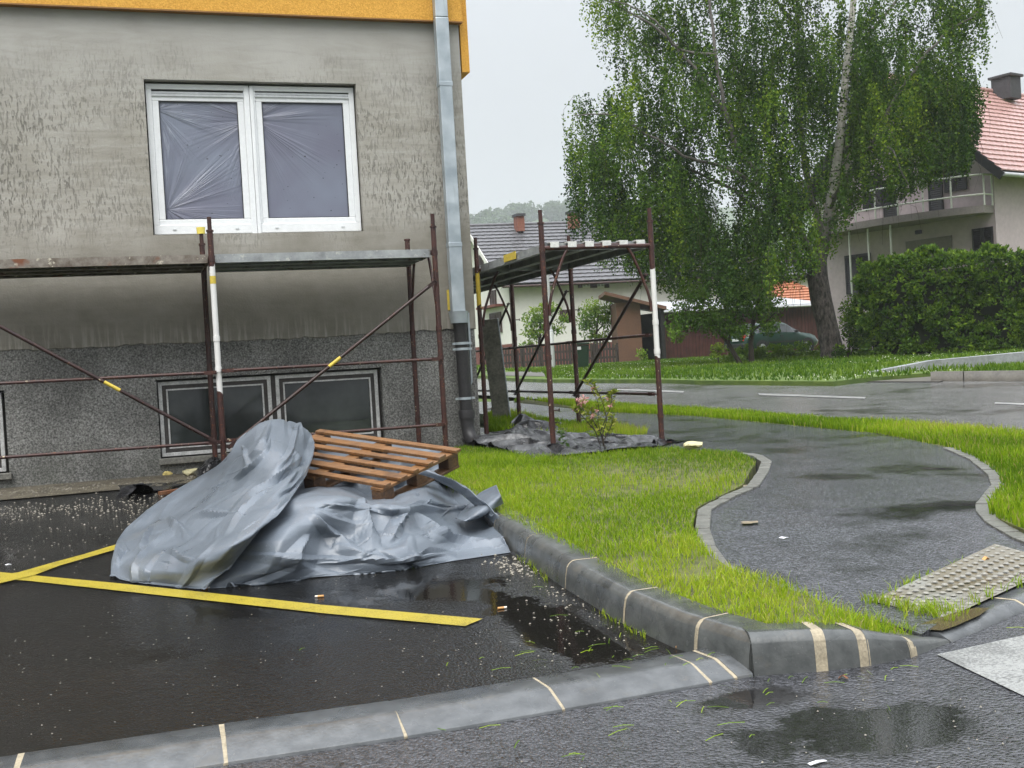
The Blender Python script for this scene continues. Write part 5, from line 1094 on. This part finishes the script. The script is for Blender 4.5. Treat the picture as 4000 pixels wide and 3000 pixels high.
# weigela by the scaffold
b = GP(1290, 970, .12); wg = thing('flowering_shrub', 'young weigela-like shrub with pink flowers beside the scaffold on the lawn', 'shrub', b)
DW = float((b-CAM)@CF); mb = MB(); Cs = []; Ds = []; Rr = []; Fl = []
stems = [([(1306, 973), (1300, 945), (1292, 910), (1292, 870), (1272, 825)], .1), ([(1309, 975), (1302, 940), (1310, 905), (1300, 865), (1288, 840), (1270, 822)], -.05), ([(1300, 970), (1285, 930), (1266, 895), (1252, 872)], .0), ([(1302, 955), (1320, 920), (1322, 895)], -.1), ([(1298, 930), (1318, 880), (1322, 850), (1330, 845)], .05), ([(1285, 930), (1272, 915), (1250, 890), (1238, 880)], -.05), ([(1300, 940), (1280, 905), (1276, 880)], .08)]
for pts, d in stems:
    q = catmull(np.array([DP(x, y, DW+d) for x, y in pts])[:, None, :], 24)[:, 0]; mb.tube(list(q), list(np.linspace(.006, .002, 24)), 5)
    for i in range(7, 24):
        for _ in range(3):
            a = rng.normal(size=3); a[2] = abs(a[2])*.3; a = a/np.linalg.norm(a); Cs.append(q[i]+a*.028); Ds.append(a+np.array([0, 0, .15])); Rr.append(np.clip(.5+.25*rng.normal(), 0, 1))
mb.build('stem', M['barkd'], wg); C = np.array(Cs); L = rng.uniform(.035, .065, len(C)); V, Fc = leaves(C, np.array(Ds), L, L*.42); np_obj('foliage', V, Fc, M['weigleaf'], wg, rnd=np.repeat(np.array(Rr), 4))
Cs = []; Ds = []
for x, y, n, r in ((1281, 838, 26, .028), (1252, 868, 44, .042), (1262, 862, 40, .04), (1242, 882, 16, .022), (1280, 900, 26, .03), (1312, 862, 12, .02), (1318, 876, 14, .02), (1290, 886, 12, .018)):
    c = DP(x, y, DW-.03); a = unit(rng.normal(size=(n, 3))); Cs.append(c+a*r*rng.random((n, 1))**.4); Ds.append(a)
C = np.concatenate(Cs); V, Fc = leaves(C, np.concatenate(Ds), rng.uniform(.016, .028, len(C)), .015); np_obj('blossom', V, Fc, M['petal'], wg, rnd=np.repeat(rng.random(len(C)), 4))
b = GP(1213, 968, .12); wd = thing('weed', 'bluish-green thistle weed at the front scaffold foot', 'weed', b); C = b+np.c_[rng.normal(0, .035, 60), rng.normal(0, .03, 60), rng.uniform(.01, .16, 60)]; V, Fc = leaves(C, np.c_[rng.normal(0, 1, (60, 2)), rng.uniform(0, 1, 60)], rng.uniform(.03, .07, 60), .014); np_obj('foliage', V, Fc, M['plumleaf'], wd, rnd=np.full(len(V), .35))
# wooded hill far behind
hp = [(-400, 640), (200, 560), (600, 500), (900, 478), (1010, 474), (1040, 470), (1065, 463), (1095, 455), (1115, 452), (1135, 456), (1158, 452), (1180, 446), (1215, 446), (1250, 444), (1330, 440), (1450, 430), (1600, 430), (1800, 440), (2000, 460), (2300, 500)]
cr = np.array([DP(x, y+18, 800) for x, y in hp]); m_ = len(cr); V = []; 
for i, c in enumerate(cr):
    f = np.array([CF[0], CF[1], 0]); V += [tuple(c*np.array([1, 1, 0])-f*480), tuple((c-f*230)*np.array([1, 1, 0])+np.array([0, 0, c[2]*.45])), tuple(c), tuple((c+f*420)*np.array([1, 1, .2]))]
Fc = [(i*4+j, (i+1)*4+j, (i+1)*4+j+1, i*4+j+1) for i in range(m_-1) for j in range(3)]; o = np_obj('hill', V, Fc, M['hill'], smooth=True); o['kind'] = 'structure'
Cs = []; R = []
for i in range(150):
    x = rng.uniform(900, 1500) if i < 120 else rng.uniform(1500, 2300); y = np.interp(x, [p[0] for p in hp], [p[1] for p in hp])+abs(rng.normal(0, 14))+9; d = 795-abs(rng.normal(0, 40)) ; c = DP(x, y, d); r = rng.uniform(4.6, 8.8)
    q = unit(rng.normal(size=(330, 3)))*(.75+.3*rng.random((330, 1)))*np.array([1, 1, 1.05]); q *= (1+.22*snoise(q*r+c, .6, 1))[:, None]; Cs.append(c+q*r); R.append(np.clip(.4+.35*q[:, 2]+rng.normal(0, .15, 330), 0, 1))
C = np.concatenate(Cs); V, Fc = leaves(C, rng.normal(size=C.shape), rng.uniform(1.6, 3.0, len(C)), 1.8); o = np_obj('far_wood', V, Fc, M['farleaf'], rnd=np.repeat(np.concatenate(R), 4)); tag(o, 'hazy line of tree crowns on the far hill', 'wood', kind='stuff')
# ---------------------------------------------------------------- houses, sheds, car and street furniture
class Wall:                                   # a vertical plane through two ground points; px() turns a pixel into (t, z) on it
    def __init__(s, A, B):
        s.A = np.array([A[0], A[1]]); s.B = np.array([B[0], B[1]]); s.u = unit(s.B-s.A); s.L = np.linalg.norm(s.B-s.A)
        s.n = np.array([s.u[1], -s.u[0]])
        if s.n@(CAM[:2]-s.A) < 0: s.n = -s.n
    def px(s, x, y):
        d = rayv(x, y); k = ((s.A-CAM[:2])@s.n)/(d[:2]@s.n); P = CAM+d*k; return (P[:2]-s.A)@s.u, P[2]
    def at(s, t, z, o=0.): q = s.A+s.u*t+s.n*o; return np.array([q[0], q[1], z])
    def rect(s, x0, y0, x1, y1):
        xm, ym = (x0+x1)/2, (y0+y1)/2; return s.px(x0, ym)[0], s.px(x1, ym)[0], s.px(xm, y1)[1], s.px(xm, y0)[1]
    def box(s, mb, t0, t1, z0, z1, o0, o1, m=0):
        mb.hexa([s.at(t0, z0, o1), s.at(t1, z0, o1), s.at(t1, z0, o0), s.at(t0, z0, o0), s.at(t0, z1, o1), s.at(t1, z1, o1), s.at(t1, z1, o0), s.at(t0, z1, o0)], m)
def louvres(W, parent, t0, t1, z0, z1, name='shutter', mat='shutter', leaves_=2):
    mb = MB(); n = max(4, int((z1-z0)/.075)); lw = (t1-t0)/leaves_
    for k in range(leaves_):
        a, b = t0+k*lw+.012, t0+(k+1)*lw-.012
        W.box(mb, a, a+.06, z0, z1, .02, .075); W.box(mb, b-.06, b, z0, z1, .02, .075); W.box(mb, a+.06, b-.06, z0, z0+.07, .02, .075); W.box(mb, a+.06, b-.06, z1-.07, z1, .02, .075)
        W.box(mb, a+.06, b-.06, z0+.07, z1-.07, .01, .03)
        h = (z1-z0-.14)/n
        for i in range(n): 
            zz = z0+.07+i*h; mb.hexa([W.at(a+.06, zz, .072), W.at(b-.06, zz, .072), W.at(b-.06, zz, .055), W.at(a+.06, zz, .055), W.at(a+.06, zz+h*.7, .045), W.at(b-.06, zz+h*.7, .045), W.at(b-.06, zz+h*.7, .032), W.at(a+.06, zz+h*.7, .032)])
    return mb.build(name, M[mat], parent)
def tileroof(name, mat, parent, e0, e1, r0, r1, rows, lift=.035, under='darksoffit', th=.16, cols=0):
    """stepped tile courses from the eave e0-e1 up to the ridge r0-r1"""
    e0, e1, r0, r1 = (np.array(q, float) for q in (e0, e1, r0, r1)); N = unit(np.cross(e1-e0, r0-e0)); N = N if N[2] > 0 else -N; mb = MB()
    nc = cols or max(2, int(np.linalg.norm(e1-e0)/.30)); 
    for i in range(rows):
        a, b = i/rows, (i+1)/rows+.004; vs = []; fs = []
        for j in range(nc*2+1):
            u = j/(nc*2); h = .022*(1 if j % 2 else 0)
            lo = (e0*(1-a)+r0*a)*(1-u)+(e1*(1-a)+r1*a)*u; hi = (e0*(1-b)+r0*b)*(1-u)+(e1*(1-b)+r1*b)*u
            sag = (r0-e0)*(-.008 if j % 2 else .004)
            vs += [lo+N*0.002, lo+N*(lift+h)+sag, hi+N*(.004+h*.6)]
        for j in range(nc*2): q = j*3; fs += [(q, q+3, q+4, q+1), (q+1, q+4, q+5, q+2)]
        mb.add(vs, fs, 0, False)
    mb.tube([r0+N*.03, r1+N*.03], .10, 8)
    rf = mb.build(name, M[mat], parent, fix=False)
    if under:
        mb = MB(); mb.hexa([e0-N*th, e1-N*th, r1-N*th, r0-N*th, e0-N*.004, e1-N*.004, r1-N*.004, r0-N*.004]); mb.build('soffit', M[under], rf)
    return rf
def window(W, parent, t0, t1, z0, z1, glass='hglass', frame='pvc', name='window'):
    mb = MB(); f = .06
    W.box(mb, t0, t1, z0, z0+f, .0, .05); W.box(mb, t0, t1, z1-f, z1, .0, .05); W.box(mb, t0, t0+f, z0+f, z1-f, .0, .05); W.box(mb, t1-f, t1, z0+f, z1-f, .0, .05); W.box(mb, (t0+t1)/2-.03, (t0+t1)/2+.03, z0+f, z1-f, .0, .05)
    w_ = mb.build(name, M[frame], parent); mb = MB(); W.box(mb, t0+f, t1-f, z0+f, z1-f, .003, .02); mb.build('pane', M[glass], w_); return w_
# --- pink house
Pl, Pc = DP(1772, 520, 42.9), DP(2150, 463, 37.0); G = Wall(Pl, Pc); v3 = np.array([-G.n[0], -G.n[1], 0.]); u3 = np.array([G.u[0], G.u[1], 0.])
g0 = gz(40)-.1; zE = DP(2196, 345, 37.4)[2]+.1; apx = (G.A+G.B)/2; zR = DP(1965, 172, 40.)[2]
ph = thing('house', 'pinkish rendered house with red tiled roof, white-railed balcony and dark shutters', 'house', (*apx, gz(40)))
mb = MB(); LH = 13.
gab = [G.at(0, g0), G.at(G.L, g0), G.at(G.L, zE), G.at(G.L/2, zR-.12), G.at(0, zE)]
mb.prism(gab, v3*LH); mb.build('wall', M['pinkwall'], ph)
sl_ = (zR-zE)/(G.L/2); ov, ve = .75, .75
def rp(t, s, dz=0): q = G.at(t, 0); return np.array([q[0], q[1], zR-abs(t-G.L/2)*sl_+dz])+v3*s
rf = tileroof('roof', 'redtile', ph, rp(G.L+ov, -ve, .08), rp(G.L+ov, LH+.6, .08), rp(G.L/2, -ve, .08), rp(G.L/2, LH+.6, .08), 19, .045, cols=46)
tileroof('roof', 'redtile', ph, rp(-ov, LH+.6, .08), rp(-ov, -ve, .08), rp(G.L/2, LH+.6, .08), rp(G.L/2, -ve, .08), 19, .045, cols=46)
mb = MB()
for a, b in ((rp(G.L+ov+.02, -ve-.01, -.1), rp(G.L/2, -ve-.01, -.1)), (rp(-ov-.02, -ve-.01, -.1), rp(G.L/2, -ve-.01, -.1))): mb.beam(a, b, .05, .26)
mb.build('verge_board', M['darksoffit'], ph)
mb = MB(); mb.tube([rp(G.L+ov+.06, -ve, .0), rp(G.L+ov+.06, LH, .0)], .07, 8); mb.build('gutter', M['tin'], ph)
cq = rp(G.L/2, 4.7); cq = DP(2172, 165, 43.); mb = MB(); mb.obox((cq[0], cq[1], zR+.15), u3, .78, v3, .7, (0, 0, 1), .9); mb.obox((cq[0], cq[1], zR+.56), u3, .95, v3, .85, (0, 0, 1), .09); mb.build('chimney', M['chimneyg'], rf, bevel=.01)
for x0, y0, x1, y1, lv, nm in ((2006, 337, 2038, 464, 1, 'balcony_door'), (2040, 343, 2090, 413, 2, 'shutter'), (1864, 380, 1907, 449, 2, 'shutter'), (1909, 388, 1940, 486, 1, 'balcony_door'), (1828, 549, 1884, 634, 2, 'shutter'), (2102, 492, 2148, 545, 2, 'shutter')):
    louvres(G, ph, *G.rect(x0, y0, x1, y1), name=nm, leaves_=lv)
r = G.rect(1958, 515, 2058, 570); mb = MB(); G.box(mb, r[0], r[1], r[2], r[3], -.02, .03); gp = mb.build('porch_panel', M['slabg'], ph); r = G.rect(2018, 537, 2052, 565); mb = MB(); G.box(mb, *r, .032, .05); mb.build('pane', M['hglass'], gp)
r = G.rect(1980, 497, 1992, 506); mb = MB(); G.box(mb, r[0], r[1], r[2], r[3], .0, .12); mb.build('wall_lamp', M['shutter'], ph, bevel=.03)
zs = G.px(2140, 461)[1]; sl_n = 40
def bout(t): s = t/G.L; return .35+1.15*max(0, math.sin(math.pi*min(1, max(0, s*.98+.01))))**.6
mb = MB(); ts = np.linspace(.15, G.L-.05, sl_n); zb, zt = zs, zs+.24
for i in range(sl_n-1):
    a, b = ts[i], ts[i+1]; mb.hexa([G.at(a, zb, bout(a)), G.at(b, zb, bout(b)), G.at(b, zb, .003), G.at(a, zb, .003), G.at(a, zt, bout(a)), G.at(b, zt, bout(b)), G.at(b, zt, .003), G.at(a, zt, .003)])
bal = mb.build('balcony', M['slabg'], ph)
mb = MB()
for h in (.36, 1.0): mb.tube([G.at(t, zt+h, bout(t)-.05) for t in ts], .03, 6); mb.tube([G.at(ts[-1], zt+h, bout(ts[-1])-.05), G.at(ts[-1], zt+h, .02)], .03, 6)
for t in np.linspace(ts[0], ts[-1], 9): mb.tube([G.at(t, zt, bout(t)-.05), G.at(t, zt+1.0, bout(t)-.05)], .03, 6)
mb.tube([G.at(ts[-1], zt, .05), G.at(ts[-1], zt+1., .05)], .03, 6); mb.build('railing', M['rail'], bal)
mb = MB()
for x in (1879, 1924, 1973): t_ = G.px(x, 520)[0]; mb.tube([G.at(t_, zb-.02, bout(t_)-.25), G.at(t_, zb-2.6, bout(t_)-.25)], .035, 6)
mb.build('post', M['rail'], bal)
# --- pale house with grey roof
A, B = DP(1103, 700, 60), DP(1600, 690, 63); Wf = Wall(A, B); C2 = DP(985, 700, 69.); Wg = Wall(C2, A); hl = np.linalg.norm(np.array(C2[:2])-A[:2])
wh = thing('house', 'pale two-storey house with grey tiled roof and two brick chimneys', 'house', (*((A+B)/2)[:2], .98))
zE = Wf.px(1140, 597)[1]; v3 = np.array([*(-Wg.u), 0.]); zR = DP(1150, 484, 64.5)[2]; g0 = .8
mb = MB(); mb.prism([Wg.at(0, g0), Wg.at(Wg.L, g0), Wg.at(Wg.L, zE), Wg.at(Wg.L/2, zR-.15), Wg.at(0, zE)], np.array([*Wf.u, 0])*Wf.L); mb.build('wall', M['creamwall'], wh)
wu = np.array([*Wf.u, 0.])
def rq(s, t, dz=.06): q = Wg.at(t, 0); return np.array([q[0], q[1], zR-abs(t-Wg.L/2)*(zR-zE)/(Wg.L/2)+dz])+wu*s
rf = tileroof('roof', 'greytile', wh, rq(-.6, Wg.L+.7), rq(Wf.L+.5, Wg.L+.7), rq(-.6, Wg.L/2), rq(Wf.L+.5, Wg.L/2), 17, .06, cols=34)
tileroof('roof', 'greytile', wh, rq(Wf.L+.5, -.7), rq(-.6, -.7), rq(Wf.L+.5, Wg.L/2), rq(-.6, Wg.L/2), 17, .06, cols=20)
mb = MB(); mb.beam(rq(-.62, Wg.L+.72, -.05), rq(-.62, Wg.L/2, -.05), .05, .24); mb.beam(rq(-.62, -.7, -.05), rq(-.62, Wg.L/2, -.05), .05, .24); mb.build('verge_board', M['creamwall'], wh)
mb = MB(); mb.tube([rq(-.6, Wg.L+.78, -.02), rq(Wf.L+.5, Wg.L+.78, -.02)], .07, 6); q = Wf.at(.05, 0, .1); mb.tube([(q[0], q[1], zE-.2), (q[0], q[1], g0)], .05, 6); mb.build('gutter', M['shutterb'], wh)
for x0, x1, y in ((1113, 1131, 490), (1229, 1250, 488)):
    c = DP((x0+x1)/2, y, 64.2); wd = (x1-x0)*K2*64/FPX; mb = MB(); mb.obox((c[0], c[1], zR+.0), wu, wd*.86, v3, .6, (0, 0, 1), .85); ch = mb.build('chimney', M['brick'], rf)
    mb = MB(); mb.obox((c[0], c[1], zR+.49), wu, wd*1.1, v3, .8, (0, 0, 1), .14); mb.build('chimney_cap', M['chimneyg'], ch)
for x0, y0, x1, y1 in ((1259, 592, 1271, 621), (1291, 592, 1302, 621)): window(Wf, wh, *Wf.rect(x0-3, y0, x1+3, y1), glass='curtain')
for x0, x1 in ((1247, 1257), (1273, 1289), (1304, 1315)): louvres(Wf, wh, *Wf.rect(x0, 591, x1, 622), mat='shutterb', leaves_=1)
louvres(Wf, wh, *Wf.rect(1208, 669, 1233, 692), mat='shutterb')
for x0, y0, x1, y1 in ((1060, 627, 1073, 660), (1060, 675, 1085, 719), (1034, 551, 1045, 577)): louvres(Wg, wh, *Wg.rect(x0, y0, x1, y1), mat='shutterb')
r = Wg.rect(1046, 660, 1089, 665); mb = MB(); Wg.box(mb, r[0], r[1], r[2], r[3], 0, .5); mb.build('balcony', M['redplinth'], wh)
mb = MB(); Wg.box(mb, 0, Wg.L+.03, g0-.2, Wg.px(1070, 746)[1], 0.0, .03); Wf.box(mb, 0, Wf.L, g0-.2, Wf.px(1150, 748)[1], 0.001, .03); mb.build('plinth', M['redplinth'], wh)
# --- orange roofed house behind the garage
A, B = DP(1600, 640, 64), DP(1764, 640, 64); W2 = Wall(A, B); oh = thing('house', 'small cream house with orange tiled porch roof behind the brown garage', 'house', (*((A+B)/2)[:2], .98))
zt = W2.px(1730, 596)[1]; mb = MB(); W2.box(mb, 0, W2.L-.15, .6, zt, -5, 0); mb.build('wall', M['creamwall'], oh)
z1, z0 = W2.px(1700, 606)[1], W2.px(1720, 652)[1]-.2; tileroof('roof', 'orangetile', oh, W2.at(-1, z0, 3.0), W2.at(W2.L+.5, z0, 3.0), W2.at(-1, z1, .02), W2.at(W2.L-1.5, z1, .02), 9, .06, cols=16)
tileroof('roof', 'greytile', oh, W2.at(-.5, zt, .5), W2.at(W2.L+.3, zt, .5), W2.at(-.5, zt+1.6, -2.5), W2.at(W2.L+.3, zt+1.6, -2.5), 8, .06, cols=14)
# --- brown shed and garage
A, B = DP(1334, 720, 50), DP(1386, 720, 50); Ws = Wall(A, B); sh_ = thing('shed', 'tall brown boarded shed beside the dark picket fence', 'shed', (*((A+B)/2)[:2], .95))
zt = Ws.px(1360, 652)[1]; mb = MB(); Ws.box(mb, 0, Ws.L, .7, zt, -3, 0); mb.build('wall', M['shedwall'], sh_)
mb = MB(); mb.hexa([Ws.at(-.5, zt+.35, .4), Ws.at(Ws.L+1.1, zt-.45, .4), Ws.at(Ws.L+1.1, zt-.45, -3.2), Ws.at(-.5, zt+.35, -3.2), Ws.at(-.5, zt+.5, .4), Ws.at(Ws.L+1.1, zt-.3, .4), Ws.at(Ws.L+1.1, zt-.3, -3.2), Ws.at(-.5, zt+.5, -3.2)]); mb.build('roof', M['shedwall'], sh_)
mb = MB(); Ws.box(mb, Ws.L+.02, Ws.L+.95, .7, zt-.5, -2.8, -2.6); Ws.box(mb, Ws.L+.85, Ws.L+1.0, .7, zt-.45, -2.6, .2); mb.build('open_bay', M['black'], sh_)
A, B = DP(1418, 720, 52.5), DP(1772, 700, 55.5); Wq = Wall(A, B); ga = thing('garage', 'long brown corrugated metal garage behind the car and the leaning tree', 'garage', (*((A+B)/2)[:2], .95))
zt = Wq.px(1500, 672)[1]; mb = MB(); Wq.box(mb, 0, Wq.L, .7, zt, -4, 0); mb.build('wall', M['corr'], ga)
mb = MB()
for i in range(int(Wq.L/.2)): Wq.box(mb, i*.2+.02, i*.2+.09, .75, zt-.04, .0, .025)
mb.build('rib', M['corr'], ga)
mb = MB(); mb.hexa([Wq.at(-.4, zt+.02, .5), Wq.at(Wq.L+.2, zt+.02, .5), Wq.at(Wq.L+.2, zt+.6, -4), Wq.at(-.4, zt+.6, -4), Wq.at(-.4, zt+.10, .5), Wq.at(Wq.L+.2, zt+.10, .5), Wq.at(Wq.L+.2, zt+.70, -4), Wq.at(-.4, zt+.70, -4)]); mb.build('roof', M['tin'], ga)
mb = MB(); mb.tube([Wq.at(-.4, zt, .56), Wq.at(Wq.L+.2, zt, .56)], .06, 6); q = Wq.at(Wq.L-.1, 0, .1); mb.tube([(q[0], q[1], zt), (q[0], q[1], .9)], .05, 6); mb.build('gutter', M['tin'], ga)
# --- picket fence
A, B = GP(1075, 791, 0), GP(1336, 785, 0); A, B = DP(1078, 790, 51), DP(1336, 786, 50); Wp = Wall(A, B); fc = thing('fence', 'dark brown wooden picket fence with wavy top before the pale house', 'fence', (*((A+B)/2)[:2], gz(46)))
mb = MB(); n = int(Wp.L/.135); zf = gz(46)
zt0 = Wp.px(1200, 746)[1]
for i in range(n):
    t_ = (i+.5)*Wp.L/n; z1 = zt0+.13*math.cos(t_/Wp.L*math.pi*2*3.5)+rng.uniform(-.02, .02); Wp.box(mb, t_-.045, t_+.045, zf+.02, z1, 0, .03)
mb.build('picket', M['fence'], fc)
mb = MB(); Wp.box(mb, 0, Wp.L, zf+.25, zf+.35, -.05, -.002); Wp.box(mb, 0, Wp.L, zt0-.35, zt0-.25, -.05, -.002); mb.build('rail', M['fence'], fc)
for t_ in np.linspace(0, Wp.L, 6): mb = MB(); Wp.box(mb, t_-.06, t_+.06, zf-.1, zt0-.05, -.17, -.052); mb.build('post', M['fence'], fc)
# --- pole, bin
b = DP(1195, 795, 43); b[2] = gz(b[1])+.05; pole = thing('street_pole', 'light grey metal pole on the verge before the picket fence', 'pole', b)
mb = MB(); h0 = DP(1193, 716, 43)[2]; h1 = DP(1191, 545, 43)[2]; mb.tube([b-np.array([0, 0, .2]), (b[0], b[1], h0)], .085, 12); mb.tube([(b[0], b[1], h0), (b[0], b[1], h0+.08)], [.085, .05], 12); mb.tube([(b[0], b[1], h0+.08), (b[0], b[1], h1)], .048, 12); mb.build('shaft', M['polec'], pole)
mb = MB(); mb.tube([(b[0], b[1], h0-.02), (b[0], b[1], h0-.45)], .0865, 12, cap=False); mb.build('sticker', M['paper'], pole)
b = DP(1260, 810, 37); b[2] = gz(b[1])+.09; bn = thing('wheelie_bin', 'dark green wheeled bin with small white sticker on the verge', 'bin', b); r3 = np.array([CR[0], CR[1], 0])/math.hypot(CR[0], CR[1]); f3 = np.array([*FH[:2], 0])
mb = MB(); mb.hexa([b+r3*x*s+f3*y*s+np.array([0, 0, z]) for z, s in ((.05, .17), (.78, .22)) for x, y in ((-1, -1), (1, -1), (1, 1), (-1, 1))]); mb.build('body', M['bin'], bn, bevel=.015)
mb = MB(); mb.obox(b+np.array([0, 0, .82]), r3, .48, f3, .52, (0, 0, 1), .06); mb.tube([b+r3*-.2+f3*.3+np.array([0, 0, .82]), b+r3*.2+f3*.3+np.array([0, 0, .82])], .02, 6); mb.build('lid', M['bin'], bn, bevel=.015)
mb = MB(); mb.obox(b+r3*-.1-f3*.215+np.array([0, 0, .68]), r3, .12, f3, .012, (0, 0, 1), .10); mb.build('sticker', M['paper'], bn)
for s in (-1, 1): mb = MB(); mb.tube([b+r3*.16*s+f3*.19+np.array([0, 0, .08]), b+r3*.20*s+f3*.19+np.array([0, 0, .08])], .08, 12); mb.build('wheel', M['tyre'], bn)
# --- low concrete wall beside the driveway
a, b, c = GP(1846, 814, .03), GP(2010, 802, .05), GP(2212, 789, .06); d = c+(c-b)*1.0; P = [a, b, c, d]; H = [.02, .20, .26, .30]; mb = MB()
for i in range(3):
    t = unit((P[i+1]-P[i])[:2]); nn = np.array([-t[1], t[0]])*.10; q = [P[i][:2]-nn, P[i+1][:2]-nn, P[i+1][:2]+nn, P[i][:2]+nn]; hh = [H[i], H[i+1], H[i+1], H[i]]
    mb.hexa([(*w_, gz(w_[1])-.1) for w_ in q]+[(*w_, gz(w_[1])+.05+h) for w_, h in zip(q, hh)])
tag(mb.build('low_wall', M['conc'], None, a), 'low grey concrete retaining wall along the driveway and clover verge', 'wall')
PATCH = px([(2062, 810), (2230, 783), (2420, 762), (2520, 805), (2212, 807)], .06); sheet('verge', PATCH, .075, M['meadow'], skirt=.1); P = scatter(PATCH, 3500); blades(P, .10, .02, .07, .6, 'verge_grass', 'fargrass')
# --- the car: lofted body
def car():
    D = 50.; o = DP(1668, 764, D); o[2] = gz(o[1])+.02; yaw = math.radians(28); fx = r3*math.cos(yaw)+f3*math.sin(yaw); sx_ = np.array([-fx[1], fx[0], 0.])   # fx: towards the nose; sx_: left side
    root = thing('car', 'dark green hatchback car parked before the brown garage, tail towards the road', 'car', o)
    Pt = lambda x, y, z: o+fx*x+sx_*y+np.array([0, 0, z])
    # stations: x, underside, belt height, roof height, half width low, belt, roof
    S = [(-2.02, .42, .80, .80, .70, .68, .6), (-1.95, .30, .90, .92, .80, .76, .66), (-1.75, .24, .93, 1.10, .83, .80, .60), (-1.35, .22, .93, 1.33, .84, .82, .58), (-.9, .20, .92, 1.41, .85, .83, .58), (-.2, .20, .91, 1.43, .85, .83, .58), (.3, .20, .90, 1.38, .85, .83, .57), (.75, .20, .90, 1.13, .85, .83, .62), (1.05, .20, .90, .94, .85, .82, .70), (1.5, .22, .84, .87, .84, .79, .66), (1.85, .26, .74, .77, .80, .72, .60), (2.05, .36, .58, .60, .70, .62, .5)]
    vs = []
    for x, zu, zb, zr, wl, wb, wr in S:
        half = [(wl*.90, zu), (wl, zu+.12), (wl*1.01, (zu+zb)/2+.05), (wb, zb), (wr+.03, zr-.05), (wr*.75, zr), (0, zr+.012)]
        vs += [Pt(x, -y, z) for y, z in half]+[Pt(x, y, z) for y, z in half[-2::-1]]
    k = 13; n = len(S); fs = [(i*k+j, (i+1)*k+j, (i+1)*k+j+1, i*k+j+1) for i in range(n-1) for j in range(k-1)]+[tuple(range(k)), tuple(range((n-1)*k, n*k))]
    mb = MB(); mb.add(vs, fs, 0, True); body = mb.build('body', M['paint'], root)
    def side(i, f): x, zu, zb, zr, wl, wb, wr = (np.array(S[int(i)])*(1-(i % 1))+np.array(S[min(int(i)+1, n-1)])*(i % 1)); return (x, wb+(wr+.03-wb)*f+.004, zb+(zr-.05-zb)*f)
    for s in (-1, 1):
        for a, b, nm in ((2.6, 4.0, 0), (4.06, 5.0, 1), (5.08, 7.35, 2)):
            mb = MB(); st = [a+(b-a)*q/6 for q in range(7)]; lo = [side(q, .10) for q in st]; hi = [side(q, .90) for q in st]
            mb.add([Pt(x, s*(y+.004), z) for x, y, z in lo]+[Pt(x, s*(y+.004), z) for x, y, z in hi], [(q, q+1, 8+q, 7+q) for q in range(6)]); mb.build('window', M['carglass'], body)
    for i0, i1, nm in ((1.15, 2.9, 'rear_window'), (6.05, 7.9, 'windscreen')):
        mb = MB(); st = [i0+(i1-i0)*q/5 for q in range(6)]; vv = []
        for q in st:
            f = q % 1; a_, b_ = np.array(S[int(q)]), np.array(S[min(int(q)+1, n-1)]); x, _, _, zr, _, _, wr = a_*(1-f)+b_*f
            for y in (-.86, -.5, 0, .5, .86): vv.append(Pt(x, y*wr, zr+.018-abs(y)*.016)+(-fx if i0 < 3 else fx)*.006)
        mb.add(vv, [(q*5+j, q*5+j+1, q*5+j+6, q*5+j+5) for q in range(5) for j in range(4)], 0, True); mb.build(nm, M['carglass'], body)
    for s in (-1, 1):
        for x in (-1.25, 1.3):
            mb = MB(); c0, c1 = Pt(x, s*.66, .30), Pt(x, s*.865, .30); mb.tube([c0, c0+(c1-c0)*.85, c1], [.31, .31, .28], 20); w_ = mb.build('wheel', M['tyre'], root)
            mb = MB(); mb.tube([c1-(c1-c0)*.05, c1+(c1-c0)*.03], [.21, .19], 14); mb.build('rim', M['rim'], w_)
            mb = MB(); mb.tube([Pt(x, s*.70, .31), Pt(x, s*.858, .31)], .36, 20); mb.build('wheel_arch', M['trim'], body)
        mb = MB(); mb.hexa([Pt(-1.99+a, s*b, c) for c in (.66, .90) for a, b in ((-.05, .50), (-.0, .72), (.16, .815), (.16, .70))]); mb.build('tail_light', M['redlens'], body, bevel=.01)
        mb = MB(); mb.obox(Pt(.62, s*.93, .97), fx, .12, sx_, .16, (0, 0, 1), .11); mb.build('mirror', M['trim'], body, bevel=.02)
        mb = MB(); mb.obox(Pt(-.05, s*.866, .55), fx, 2.2, sx_, .02, (0, 0, 1), .06); mb.build('side_strip', M['trim'], body)
        mb = MB(); mb.obox(Pt(-.15, s*.862, .80), fx, .16, sx_, .03, (0, 0, 1), .035); mb.build('handle', M['trim'], body)
    mb = MB(); mb.obox(Pt(-2.03, 0, .46), fx, .10, sx_, 1.44, (0, 0, 1), .20); mb.build('bumper', M['trim'], body, bevel=.03)
    mb = MB(); mb.obox(Pt(-2.035, 0, .72), fx, .012, sx_, .50, (0, 0, 1), .11); mb.build('number_plate', M['plate'], body)
car()
# --- damp air between here and the far hill
mb = MB(); mb.box((-700, -40, -1.2), (1500, 1480, 150)); hz = mb.build('haze', [], None); hz.data.materials.clear()
t = bpy.data.materials.new('damp_air'); t.use_nodes = True; t.node_tree.nodes.clear(); ou = t.node_tree.nodes.new('ShaderNodeOutputMaterial'); vo = t.node_tree.nodes.new('ShaderNodeVolumePrincipled')
vo.inputs['Color'].default_value = (.93, .96, 1, 1); vo.inputs['Density'].default_value = .0005; vo.inputs['Anisotropy'].default_value = .1
t.node_tree.links.new(vo.outputs[0], ou.inputs['Volume']); hz.data.materials.append(t); hz['kind'] = 'stuff'
